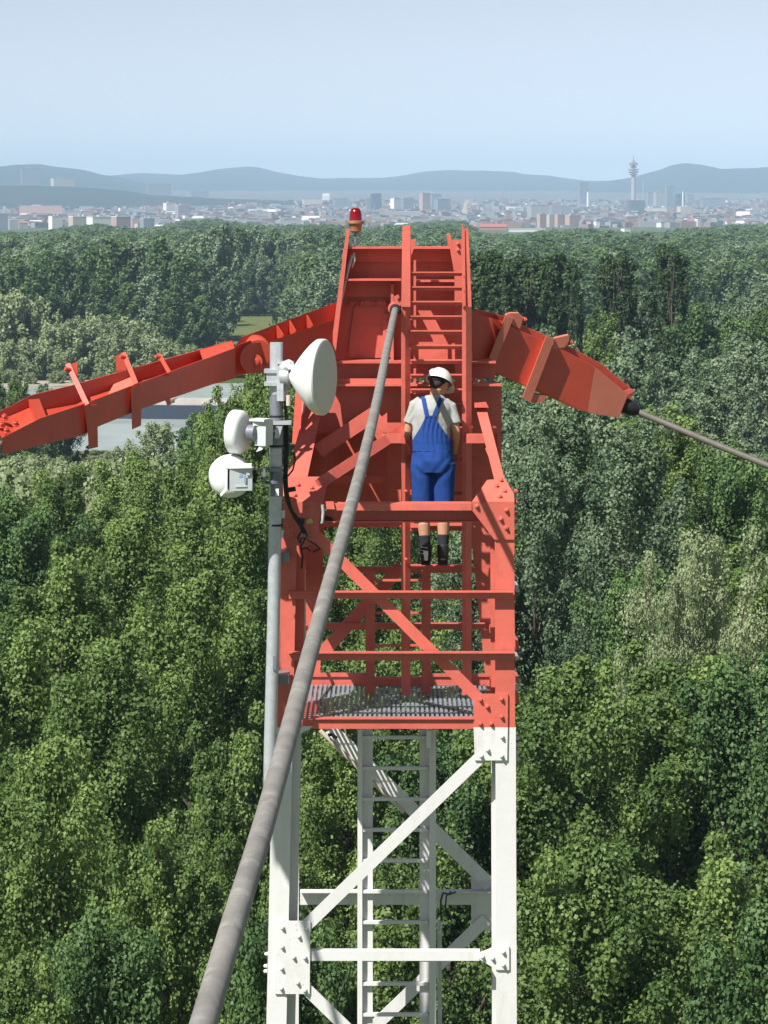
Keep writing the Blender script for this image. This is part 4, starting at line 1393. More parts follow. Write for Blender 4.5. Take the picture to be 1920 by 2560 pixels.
def unit_gable(m):
    k = 'g' + m
    if k not in _mesh_cache:
        o = MB().add([(-.5, -.5, 0), (.5, -.5, 0), (.5, .5, 0), (-.5, .5, 0), (-.5, 0, 1), (.5, 0, 1)],
                     [(0, 1, 5, 4), (2, 3, 4, 5), (0, 4, 3), (1, 2, 5), (3, 2, 1, 0)]).build('unit_roof', CM[m])
        _mesh_cache[k] = o.data
        bpy.data.objects.remove(o)
    return _mesh_cache[k]


def unit_vault(m):
    k = 'v' + m
    if k not in _mesh_cache:
        n = 8
        vs = []
        for x in (-.5, .5):
            for i in range(n + 1):
                a = math.pi * i / n
                vs.append((x, -0.5 * math.cos(a), math.sin(a)))
        fs = [(i, i + 1, n + 2 + i, n + 1 + i) for i in range(n)] + [tuple(range(n, -1, -1)), tuple(range(n + 1, 2 * n + 2)), (0, n + 1, 2 * n + 1, n)]
        o = MB().add(vs, fs).build('unit_vault', CM[m])
        _mesh_cache[k] = o.data
        bpy.data.objects.remove(o)
    return _mesh_cache[k]


def building(x0, x1, ytop, ybase, m='white', roof='grey', label=None, group=None, rot=None, depth=None, kind='flat', Y=None, name='city_building', cat='building', bits=True):
    onridge = Y is not None
    Y = Y or solve_Y(ybase)
    c = P((x0 + x1) / 2, ybase, Y)
    z0 = (c.z - 6) if onridge else ground_z(Y) - 2
    wpx = (x1 - x0) * Y / F
    h = P(960, ytop, Y).z - z0
    rot = 0.6 if rot is None else rot
    dp = depth or max(8.0, min(wpx * 0.45, 22.0))
    ww = max(6.0, (wpx - dp * abs(math.sin(rot))) / max(0.3, math.cos(rot)))
    t = thing(name, label or 'small pale building in the hazy far city', cat, Vector((c.x, Y, z0)), group)
    t.rotation_euler = (0, 0, rot)

    def ch(me, nm, loc, sc):
        o = bpy.data.objects.new(nm, me)
        C.objects.link(o)
        o.parent = t
        o.location = loc
        o.scale = sc
        return o
    if kind == 'flat':
        ch(unit_box(m), 'wall', (0, 0, 0), (ww, dp, h))
        ch(unit_box(roof), 'roof', (0, 0, h + 0.02), (ww * 1.02, dp * 1.04, 0.8))
        if bits and h > 18:
            ch(unit_box('grey'), 'lift_house', (ww * R.uniform(-.25, .25), 0, h + 0.84), (ww * 0.2, dp * 0.4, 3.0))
    elif kind == 'gable':
        rh = min(h * 0.4, dp * 0.5)
        ch(unit_box(m), 'wall', (0, 0, 0), (ww, dp, h - rh))
        ch(unit_gable(roof), 'roof', (0, 0, h - rh + 0.02), (ww * 1.04, dp * 1.1, rh))
    elif kind == 'vault':
        ch(unit_box(m), 'wall', (0, 0, 0), (ww, dp, h * 0.4))
        ch(unit_vault(roof), 'roof', (0, 0, h * 0.4 + .02), (ww * 1.02, dp * 1.04, h * 0.6))
    return t


BL = [  # x0, x1, ytop, ybase, wall, roof, label, kind, rot
    (52, 98, 421, 468, 'slate', 'slate', 'broad grey high rise standing on the wooded ridge at far left', 'flat', 0.35),
    (128, 186, 446, 468, 'cream', 'white', 'wide low block on the wooded ridge right of the high rise', 'flat', 0.6),
    (366, 428, 460, 494, 'slate', 'slate', 'bluish bulky block where the wooded ridge dips', 'flat', 0.3),
    (474, 522, 479, 500, 'slate', 'grey', 'flat dark block just right of the bluish bulky block', 'flat', 0.3),
    (48, 156, 515, 540, 'pink', 'cream', 'long pinkish apartment slab above the left panel blocks', 'flat', 0.1),
    (-8, 20, 533, 576, 'slate', 'white', 'grey panel block cut by the left picture edge', 'flat', 0.5),
    (20, 46, 549, 574, 'grey', 'white', 'low grey block with white roof left of the panel blocks', 'flat', 0.5),
    (44, 70, 552, 572, 'grey', 'brown', 'small grey block with brown roof near the left edge', 'gable', 0.5),
    (122, 156, 541, 580, 'white', 'white', 'pale panel block, first of the tall row at left', 'flat', 0.75),
    (172, 216, 542, 578, 'cream', 'white', 'cream panel block with bright side wall, second of the tall row', 'flat', 0.7),
    (216, 276, 543, 575, 'white', 'white', 'wide white panel block in the middle of the tall row', 'flat', 0.75),
    (278, 326, 542, 573, 'pink', 'white', 'pinkish panel block with very bright end wall', 'flat', 0.8),
    (326, 352, 547, 570, 'pink', 'grey', 'narrow pink block beside the bright ended panel block', 'flat', 0.5),
    (350, 386, 546, 572, 'slate', 'metal', 'dark panel block closing the tall row at right', 'flat', 0.7),
    (386, 422, 562, 571, 'white', 'metal', 'low white hall in front of the panel blocks', 'vault', 0.2),
    (408, 440, 508, 534, 'white', 'white', 'white stepped tower block above the panel blocks', 'flat', 0.7),
    (438, 474, 513, 548, 'grey', 'white', 'grey block stepping down from the white tower block', 'flat', 0.6),
    (262, 288, 501, 512, 'white', 'red', 'white building on the slope with a reddish roof', 'gable', 0.5),
    (620, 702, 523, 531, 'white', 'metal', 'long white factory hall left of the warning lamp', 'flat', 0.1),
    (668, 690, 524, 538, 'cream', 'white', 'cream building under the long white hall', 'gable', 0.4),
    (754, 800, 540, 556, 'cream', 'metal', 'cream vaulted hall just left of the warning lamp', 'vault', 0.4),
    (755, 806, 497, 516, 'cream', 'grey', 'pale broad block on the skyline left of the dark towers', 'flat', 0.3),
    (806, 824, 484, 500, 'white', 'white', 'small pale dome-like block on the skyline', 'vault', 0.3),
    (832, 872, 497, 520, 'slate', 'slate', 'dark flat block left of the dark towers', 'flat', 0.3),
    (926, 953, 484, 528, 'dark', 'slate', 'tall dark blue tower behind the mast head', 'flat', 0.4),
    (914, 930, 496, 528, 'slate', 'slate', 'shorter dark tower leaning on the tall dark one', 'flat', 0.4),
    (1048, 1076, 484, 528, 'pink', 'grey', 'pink and white tower block above the ladder top', 'flat', 0.75),
    (1072, 1104, 486, 524, 'slate', 'slate', 'grey block attached right of the pink tower block', 'flat', 0.5),
    (976, 1004, 496, 530, 'white', 'grey', 'white edged block in the cluster left of the pink tower', 'flat', 0.8),
    (1002, 1034, 494, 532, 'slate', 'white', 'bluish block in the cluster left of the pink tower', 'flat', 0.5),
    (1084, 1126, 498, 532, 'slate', 'slate', 'bluish block right of the pink tower', 'flat', 0.6),
    (960, 1052, 530, 546, 'grey', 'white', 'long grey hall below the tower cluster', 'flat', 0.1),
    (1160, 1206, 559, 567, 'pink', 'cream', 'pinkish long shed right of the ladder top', 'flat', 0.05),
    (1200, 1266, 560, 575, 'red', 'red', 'long red brick hall at the edge of the wood', 'gable', 0.05),
    (1272, 1362, 573, 580, 'white', 'metal', 'white flat hall right of the red brick hall', 'flat', 0.1),
    (1374, 1440, 578, 586, 'white', 'metal', 'white saw roofed hall behind the trees right of centre', 'vault', 0.2),
    (1262, 1300, 517, 524, 'white', 'white', 'bright white flat roof in mid city', 'flat', 0.1),
    (1296, 1318, 519, 526, 'white', 'white', 'short bright white roof beside the flat white one', 'flat', 0.1),
    (1318, 1372, 513, 550, 'grey', 'grey', 'wide hazy block in mid city right of the white roofs', 'flat', 0.4),
    (1372, 1428, 514, 548, 'slate', 'grey', 'wide slate block between white roofs and dark tower', 'flat', 0.3),
    (1342, 1366, 536, 570, 'pink', 'cream', 'pink apartment tower, leftmost of the pink row', 'flat', 0.7),
    (1366, 1386, 538, 568, 'cream', 'cream', 'cream apartment tower, second of the pink row', 'flat', 0.7),
    (1386, 1412, 537, 568, 'pink', 'cream', 'pink apartment tower, third of the pink row', 'flat', 0.7),
    (1412, 1450, 539, 568, 'pink', 'cream', 'pink apartment tower at the right end of the pink row', 'flat', 0.7),
    (1444, 1471, 456, 518, 'slate', 'slate', 'tall hazy slate tower beside a white chimney', 'flat', 0.4),
    (1568, 1612, 501, 532, 'dark', 'grey', 'dark block at the foot of the radio tower', 'flat', 0.3),
    (1616, 1634, 481, 518, 'slate', 'slate', 'hazy slab left of the broad grey tower', 'flat', 0.4),
    (1632, 1674, 480, 518, 'grey', 'grey', 'broad grey tower right of the radio tower', 'flat', 0.4),
    (1662, 1684, 466, 522, 'slate', 'slate', 'tallest hazy tower right of the radio tower', 'flat', 0.4),
    (1686, 1712, 484, 518, 'dark', 'slate', 'dark slab behind the thin chimney', 'flat', 0.4),
    (1714, 1736, 486, 514, 'slate', 'slate', 'dark slab right of the thin chimney', 'flat', 0.4),
    (1750, 1812, 496, 524, 'slate', 'slate', 'long hazy slate block on the right skyline', 'flat', 0.3),
    (1612, 1666, 521, 536, 'cream', 'white', 'long cream hall right of the radio tower foot', 'flat', 0.1),
    (1692, 1730, 517, 540, 'cream', 'white', 'pale bulky block under the thin chimney', 'flat', 0.5),
    (1736, 1750, 549, 566, 'white', 'white', 'bright white house on the right above the wood', 'flat', 0.7),
    (1716, 1740, 548, 566, 'slate', 'brown', 'dark house left of the bright white one', 'gable', 0.5),
    (1840, 1874, 529, 548, 'white', 'white', 'brilliant white domed hall at far right', 'vault', 0.15),
    (1552, 1576, 573, 588, 'white', 'white', 'white house half hidden by the wood at right', 'flat', 0.6),
    (1810, 1822, 549, 560, 'white', 'red', 'small white gabled house far right', 'gable', 0.6),
    (1838, 1862, 552, 566, 'cream', 'white', 'cream house right of the small white gabled one', 'gable', 0.6)]
for (x0, x1, yt0, yb0, m_, rf, lb, kd, rot) in BL:
    building(x0, x1, yt0, yb0, m_, rf, lb, None, rot, kind=kd, Y=10380.0 if (yb0 < 505 and x1 < 530) else None)

# mass of ordinary buildings
rc = random.Random(5)
walls = ['white', 'white', 'white', 'cream', 'cream', 'grey', 'grey', 'pink', 'slate', 'slate']
roofs = ['brown', 'brown', 'metal', 'white', 'grey', 'grey', 'brown', 'slate', 'slate']
cnt = 0
for k in range(300):
    yb0 = 505 + 66 * rc.random() ** 0.8
    x0 = rc.uniform(-20, 1920)
    w0 = rc.uniform(7, 34) * (0.6 + 0.6 * (yb0 - 500) / 70)
    h0 = rc.uniform(5, 12) * (0.5 + 0.7 * (yb0 - 500) / 70)
    if x0 < 560 and yb0 < 520:
        continue
    kd = 'flat' if rc.random() < 0.55 else 'gable'
    building(x0, x0 + w0, yb0 - h0, yb0, rc.choice(walls), rc.choice(roofs), 'small pale building in the hazy far city', 'ordinary buildings of the far city', rc.uniform(0.35, 1.0), kind=kd, bits=False)
    cnt += 1
# still smaller roofs and city trees, uncountable
vs = {'pale': MB(), 'tiled': MB()}
for k in range(2200):
    yb0 = 504 + 66 * rc.random()
    x0 = rc.uniform(-150, 2070)
    if x0 < 560 and yb0 < 522:
        continue
    Y = solve_Y(yb0)
    c = P(x0, yb0, Y)
    w, d, h = rc.uniform(12, 40), rc.uniform(9, 14), rc.uniform(4, 11)
    M_ = Matrix.Rotation(rc.uniform(0, 1.2), 3, 'Z')
    vs['pale' if rc.random() < 0.6 else 'tiled'].box((c.x, Y, ground_z(Y) + h / 2), (w, d, h), M_)
tag(vs['pale'].build('far_rooftops', CM['grey']), 'dense jumble of tiny pale roofs filling the far city', 'rooftops', kind='stuff')
tag(vs['tiled'].build('far_rooftops', CM['brown']), 'dense jumble of tiny brownish roofs filling the far city', 'rooftops', kind='stuff')

# radio tower
Yt = 8800.0
tb_ = P(1583, 505, Yt)
z0 = ground_z(Yt)
k = Yt / F
rt = thing('radio_tower', 'tall slender radio tower with round antenna platforms on the skyline', 'tower', (tb_.x, Yt, z0))


def rz(y):
    return P(1583, y, Yt).z - z0


prt('shaft', MB().lathe([(7.5, 0), (6.2, rz(470)), (5.6, rz(438))], rt.location, (0, 0, 1), 20), CM['grey'], rt, smooth=True)
for (y_, r_, h_) in ((436, 12, 2.5), (430, 15, 3), (424, 16.5, 2.5), (418, 9, 3), (412, 14, 2), (408, 13, 2)):
    prt('platform', MB().lathe([(r_ * 0.7, rz(y_) - h_), (r_, rz(y_)), (r_, rz(y_) + h_ * .6), (4, rz(y_) + h_)], rt.location, (0, 0, 1), 24), CM['grey'], rt, smooth=True)
prt('upper_shaft', MB().lathe([(5, rz(438)), (4.5, rz(404)), (2.5, rz(400)), (1.3, rz(398)), (0.7, rz(388))], rt.location, (0, 0, 1), 14), CM['slate'], rt, smooth=True)


def chimney(x, yt_, yb_, wpx, lb, m='white', Y=None):
    Y = Y or solve_Y(yb_)
    c = P(x, yb_, Y)
    z_ = ground_z(Y) - 1
    hh = P(x, yt_, Y).z - z_
    t = thing('chimney', lb, 'chimney', (c.x, Y, z_))
    r = wpx * Y / F / 2
    prt('stack', MB().lathe([(r * 1.2, 0), (r, hh)], t.location, (0, 0, 1), 14), CM[m], t, smooth=True)
    prt('rim', MB().lathe([(r * 1.1, hh - 2), (r * 1.15, hh + .5)], t.location, (0, 0, 1), 14), CM['grey'], t, smooth=True)


chimney(1469.5, 479, 522, 5, 'white chimney standing by the tall slate tower')
chimney(1707, 478, 524, 4, 'thin pale chimney among the dark slabs at right')
chimney(1608, 452, 520, 2.2, 'very thin mast-like chimney right of the radio tower', 'grey')
chimney(1259, 472, 500, 1.6, 'thin dark chimney, left of a pair in mid skyline', 'slate')
chimney(1277, 468, 500, 1.6, 'thin dark chimney, right of a pair in mid skyline', 'slate')
chimney(936, 510, 540, 2, 'thin mast in front of the tall dark tower', 'slate')
# white slanted sculpture-like tower
Yq = solve_Y(542)
c = P(1162, 542, Yq)
t = thing('slanted_tower', 'cream leaning slender tower above the right ladder rail', 'tower', (c.x, Yq, ground_z(Yq)))
mb = MB().beam((c.x, Yq, ground_z(Yq)), P(1161, 523, Yq), 13, 10).beam(P(1160, 524, Yq), P(1167, 502, Yq), 8, 8).beam(P(1166, 506, Yq), P(1172, 501, Yq), 6, 6)
prt('shaft', mb, CM['cream'], t)

# ------------------------------------------------------------------ barge on the river
Yv = 640.0
bc = P(440, 1040, Yv)
bg_ = thing('barge', 'dark river barge with pale deck passing behind the left anchor boom', 'ship', (bc.x, Yv, 0.3))
ang = -0.12
HULL = mat('dark_blue_hull', (0.03, 0.045, 0.07), 0.5, 0.4)
DECK = mat('pale_deck', (0.42, 0.39, 0.36), 0.8, 0.2, var=0.2, scale=0.3)
L2, B2 = 24.0, 4.2
X0 = bc.x - 2
hullp = [(-L2, -B2), (L2 - 5, -B2), (L2, -B2 * .4), (L2, B2 * .4), (L2 - 5, B2), (-L2, B2)]
prt('hull', MB().prism([(X0 + x_ * math.cos(ang) - y_ * math.sin(ang), Yv + y_ * math.cos(ang) + x_ * math.sin(ang), 0.0) for x_, y_ in hullp], (0, 0, 3.2)), HULL, bg_)
prt('deck', MB().prism([(X0 + x_ * .98 * math.cos(ang) - y_ * .9 * math.sin(ang), Yv + y_ * .9 * math.cos(ang) + x_ * math.sin(ang), 3.21) for x_, y_ in hullp], (0, 0, 0.35)), DECK, bg_)
for i in range(5):
    xx_ = -18 + i * 8
    prt('hatch_cover', MB().box((X0 + xx_ * math.cos(ang), Yv + xx_ * math.sin(ang), 3.95), (7.2, 6, 0.75), Matrix.Rotation(ang, 3, 'Z')), DECK, bg_)
prt('wheelhouse', MB().box((X0 + 20 * math.cos(ang), Yv + 20 * math.sin(ang), 4.6), (4.5, 5.5, 2.0), Matrix.Rotation(ang, 3, 'Z')), CM['white'], bg_)
# ------------------------------------------------------------------ trees
def leaf_mat(name, dark, light, trans=0.35, rough=0.55, spec=0.3):
    m = bpy.data.materials.new(name)
    m.use_nodes = True
    nt = m.node_tree
    b = nt.nodes['Principled BSDF']
    out = nt.nodes['Material Output']
    b.inputs['Roughness'].default_value = rough
    b.inputs['Specular IOR Level'].default_value = spec
    at = nt.nodes.new('ShaderNodeAttribute')
    at.attribute_name = 'tint'
    oi = nt.nodes.new('ShaderNodeObjectInfo')
    ad = nt.nodes.new('ShaderNodeMath')
    ad.operation = 'MULTIPLY_ADD'
    ad.inputs[1].default_value = 0.30
    nt.links.new(oi.outputs['Random'], ad.inputs[0])
    nt.links.new(at.outputs['Fac'], ad.inputs[2])
    r = nt.nodes.new('ShaderNodeValToRGB')
    r.color_ramp.elements[0].position = 0.05
    r.color_ramp.elements[1].position = 1.2 if False else 1.0
    r.color_ramp.elements[0].color = (*dark, 1)
    r.color_ramp.elements[1].color = (*light, 1)
    nt.links.new(ad.outputs[0], r.inputs['Fac'])
    nt.links.new(r.outputs['Color'], b.inputs['Base Color'])
    t = nt.nodes.new('ShaderNodeBsdfTranslucent')
    hs = nt.nodes.new('ShaderNodeHueSaturation')
    hs.inputs['Saturation'].default_value = 1.15
    hs.inputs['Value'].default_value = 1.1
    nt.links.new(r.outputs['Color'], hs.inputs['Color'])
    nt.links.new(hs.outputs['Color'], t.inputs['Color'])
    mx = nt.nodes.new('ShaderNodeMixShader')
    mx.inputs[0].default_value = trans
    nt.links.new(b.outputs['BSDF'], mx.inputs[1])
    nt.links.new(t.outputs['BSDF'], mx.inputs[2])
    nt.links.new(mx.outputs['Shader'], out.inputs['Surface'])
    return m


LEAF = {'poplar': leaf_mat('poplar_leaves', (0.053, 0.108, 0.029), (0.260, 0.364, 0.111)),
        'silver': leaf_mat('silver_poplar_leaves', (0.070, 0.125, 0.065), (0.270, 0.355, 0.205), 0.3),
        'willow': leaf_mat('willow_leaves', (0.190, 0.250, 0.120), (0.370, 0.430, 0.235), 0.3),
        'dark': leaf_mat('dark_leaves', (0.036, 0.088, 0.030), (0.165, 0.265, 0.090), 0.3),
        'deep': leaf_mat('deep_green_leaves', (0.018, 0.046, 0.018), (0.085, 0.140, 0.048), 0.25),
        'far': leaf_mat('far_leaves', (0.042, 0.086, 0.032), (0.165, 0.245, 0.095), 0.25)}
BARK = mat('bark', (0.10, 0.085, 0.065), 0.9, 0.1, var=0.3, scale=3)


def leaf_mesh(name, clumps, per, size, elong, m, seed, droop=0.0, up=0.35, shell=0.55):
    """leaf-sized folded quads spread through the clumps"""
    g_ = np.random.default_rng(seed)
    cs = np.array([c[:3] for c in clumps])
    rs = np.array([c[3] for c in clumps])
    idx = np.repeat(np.arange(len(cs)), per)
    n = len(idx)
    d = g_.normal(size=(n, 3))
    d[:, 2] += 0.25
    d /= np.linalg.norm(d, axis=1)[:, None]
    rad = rs[idx] * (shell + (1.08 - shell) * g_.random(n) ** 0.7)
    # lumpy clump outline
    lob = 1 + 0.22 * np.sin(d[:, 0] * 5 + idx) * np.cos(d[:, 1] * 5 + 2 * idx) + 0.12 * np.sin(d[:, 2] * 9 + idx)
    pos = cs[idx] + d * (rad * lob)[:, None] * np.array([1, 1, 1.15])
    if droop:
        h = np.maximum(0, (rad / rs[idx]) - 0.5)
        pos[:, 2] -= droop * h * rs[idx] * g_.random(n)
    nrm = d * 0.9 + g_.normal(size=(n, 3)) * 0.55 + np.array([0, 0, up])
    nrm /= np.linalg.norm(nrm, axis=1)[:, None]
    t = g_.normal(size=(n, 3))
    if droop:
        t = t * 0.5 + np.array([0, 0, -1.0])
    t -= nrm * np.sum(t * nrm, axis=1)[:, None]
    t /= np.linalg.norm(t, axis=1)[:, None]
    b = np.cross(nrm, t)
    s = size * (0.65 + 0.7 * g_.random(n))
    L = (s * elong)[:, None]
    W = (s * 0.5 / max(1.0, elong * 0.6))[:, None] * 1.25
    v = np.empty((n, 4, 3))
    v[:, 0] = pos - t * L * 0.5
    v[:, 1] = pos + b * W - nrm * W * 0.25 + t * L * 0.05
    v[:, 2] = pos + t * L * 0.5
    v[:, 3] = pos - b * W - nrm * W * 0.25 + t * L * 0.05
    me = bpy.data.meshes.new(name)
    me.vertices.add(4 * n)
    me.vertices.foreach_set('co', v.reshape(-1))
    me.loops.add(4 * n)
    me.loops.foreach_set('vertex_index', np.arange(4 * n, dtype=np.int32))
    me.polygons.add(n)
    me.polygons.foreach_set('loop_start', np.arange(n, dtype=np.int32) * 4)
    me.polygons.foreach_set('loop_total', np.full(n, 4, dtype=np.int32))
    me.update(calc_edges=True)
    a = me.attributes.new('tint', 'FLOAT', 'FACE')
    ct = g_.random(len(cs))
    tint = 0.55 * ct[idx] + 0.32 * g_.random(n) - 0.04
    a.data.foreach_set('value', tint.astype(np.float32))
    me.materials.append(m)
    return me


def make_clumps(seed, Hh, z0, Rr, nb, rc, prof, steep=1.0):
    """upswept branches, each carrying a row of leaf clumps that get smaller to the tip"""
    g_ = random.Random(seed)
    out, limbs = [], []
    for i in range(nb):
        t = ((i + g_.random()) / nb) ** 0.8
        r = prof(t) * Rr * (g_.uniform(0.72, 1.06) if g_.random() < 0.75 else g_.uniform(0.25, 0.7))
        a = i * 2.39996 + g_.uniform(-0.5, 0.5)
        tip = Vector((r * math.cos(a), r * math.sin(a), z0 + (Hh - z0) * t + g_.uniform(-0.6, 0.6)))
        base = Vector((tip.x * 0.12, tip.y * 0.12, max(z0 * 0.5 + 0.5, tip.z - (1.2 + r * g_.uniform(0.8, 1.5)) * steep)))
        limbs.append((base, tip))
        q0 = g_.uniform(0.6, 1.25)
        for k in range(5):
            u = 0.40 + 0.15 * k
            p = base.lerp(tip, u) + Vector((g_.uniform(-.5, .5), g_.uniform(-.5, .5), g_.uniform(-.4, .4))) * rc * 0.7
            out.append((p.x, p.y, p.z, rc * q0 * (1.2 - 0.14 * k) * g_.uniform(0.8, 1.2)))
    for k in range(3):
        out.append((g_.uniform(-.3, .3), g_.uniform(-.3, .3), Hh - rc * (0.6 + 1.1 * k), rc * (0.55 + 0.2 * k)))
    return out, limbs


def trunk_mesh(name, Hh, rad, limbs, seed):
    g_ = random.Random(seed)
    mb = MB()
    path = []
    x = y = 0.0
    for i in range(8):
        t = i / 7
        path.append((x, y, Hh * 0.92 * t - (0.3 if i == 0 else 0)))
        x += g_.uniform(-.3, .3)
        y += g_.uniform(-.3, .3)
    mb.tube(path, [rad * (1 - 0.9 * i / 7) * (1.3 if i == 0 else 1) for i in range(8)], 8)
    for (s, e) in limbs:
        k = min(6.9, max(0.0, s.z / (Hh * 0.92) * 7))
        i = int(k)
        st = Vector(path[i]).lerp(Vector(path[min(7, i + 1)]), k - i)
        md = st.lerp(e, 0.5) + Vector((0, 0, -0.25))
        mb.tube([st, md, e], [rad * 0.30, rad * 0.17, 0.02], 5)
    o = mb.build(name, BARK, None, smooth=True, fix=False)
    me = o.data
    bpy.data.objects.remove(o)
    return me


def pr_round(t):
    return math.sqrt(max(0.02, 1 - (2 * t - 0.85) ** 2 / 1.35)) * (1.0 if t < 0.5 else 1.0)


def pr_pop(t):
    return (0.55 + 0.9 * t) if t < 0.4 else max(0.18, 1.0 - (max(0.0, t - 0.45) / 0.62) ** 2.2)


def pr_col(t):
    return max(0.25, 0.75 + 0.5 * t if t < 0.5 else 1.0 - (max(0.0, t - 0.5) / 0.55) ** 2.4)


PROTO = {}


def proto(key, name, Hh, z0, Rr, nb, rc, per, size, elong, lm, prof, seed, droop=0.0, trad=0.35, up=0.35, shell=0.3, steep=1.0):
    cl, limbs = make_clumps(seed, Hh, z0, Rr, nb, rc, prof, steep)
    PROTO[key] = (leaf_mesh('crown', cl, per, size, elong, LEAF[lm], seed, droop, up, shell), trunk_mesh('trunk', Hh, trad, limbs, seed), Hh, Rr, name)


# near trees: single leaves
proto('p1', 'poplar_tree', 30, 3, 6.2, 66, 0.88, 400, 0.120, 1.15, 'poplar', pr_pop, 1, steep=1.4)
proto('p2', 'poplar_tree', 29, 3, 7.0, 66, 0.98, 410, 0.122, 1.1, 'poplar', pr_round, 2, steep=0.8)
proto('s1', 'silver_poplar_tree', 31, 3, 6.6, 68, 0.96, 340, 0.135, 1.1, 'silver', pr_pop, 3, steep=1.2)
proto('d1', 'ash_tree', 27, 2, 6.5, 64, 0.96, 390, 0.120, 1.25, 'dark', pr_round, 4)
proto('w1', 'willow_tree', 20, 1.5, 5.6, 74, 0.80, 360, 0.080, 1.4, 'willow', pr_round, 5, 0.25, up=0.2, steep=1.8)
# middle distance
proto('m1', 'poplar_tree', 28, 2, 6.2, 46, 1.05, 120, 0.26, 1.15, 'poplar', pr_pop, 11, steep=1.3)
proto('m2', 'silver_poplar_tree', 27, 2, 6.4, 46, 1.08, 120, 0.26, 1.1, 'silver', pr_round, 12, steep=1.1)
proto('m3', 'ash_tree', 26, 1, 6.2, 46, 1.05, 120, 0.26, 1.2, 'dark', pr_round, 13)
proto('mw', 'willow_tree', 16, 0.6, 6.0, 42, 0.95, 130, 0.19, 1.6, 'willow', pr_round, 14, 0.4, up=0.2)
proto('mc', 'lombardy_poplar_tree', 27, 1.5, 3.0, 44, 0.72, 110, 0.25, 1.1, 'deep', pr_col, 15, steep=2.6)
# far
proto('f1', 'far_tree', 27, 1, 7.0, 30, 1.55, 60, 0.56, 1.1, 'far', pr_round, 21)
proto('f2', 'far_tree', 29, 1, 6.6, 30, 1.5, 60, 0.56, 1.1, 'dark', pr_pop, 22, steep=1.4)
proto('f3', 'far_tree', 24, 1, 7.4, 30, 1.55, 60, 0.54, 1.1, 'silver', pr_round, 23)
proto('fw', 'willow_shrub', 13, 0.3, 7.0, 28, 1.45, 75, 0.42, 1.3, 'willow', pr_round, 24, 0.3)

placed = []


def tree(key, X, Y, H_, label, group=None, wx=1.0, z=0.0, cat='tree'):
    cr, tk, h0, r0, nm = PROTO[key]
    s = H_ / h0
    t = thing(nm, label, cat, (X, Y, z), group)
    t.rotation_euler = (0, 0, R.uniform(0, 6.28))
    sx = wx * (0.45 * s + 0.55)
    t.scale = (sx, sx, s)
    for me, n_ in ((tk, 'trunk'), (cr, 'crown')):
        o = bpy.data.objects.new(n_, me)
        C.objects.link(o)
        o.parent = t
    placed.append((X, Y, r0 * sx))
    return t


def top_tree(key, x, ytop, Y, label, group=None, wx=1.0, z=0.0):
    p = P(x, ytop, Y)
    return tree(key, p.x, Y, p.z - z, label, group, wx, z)


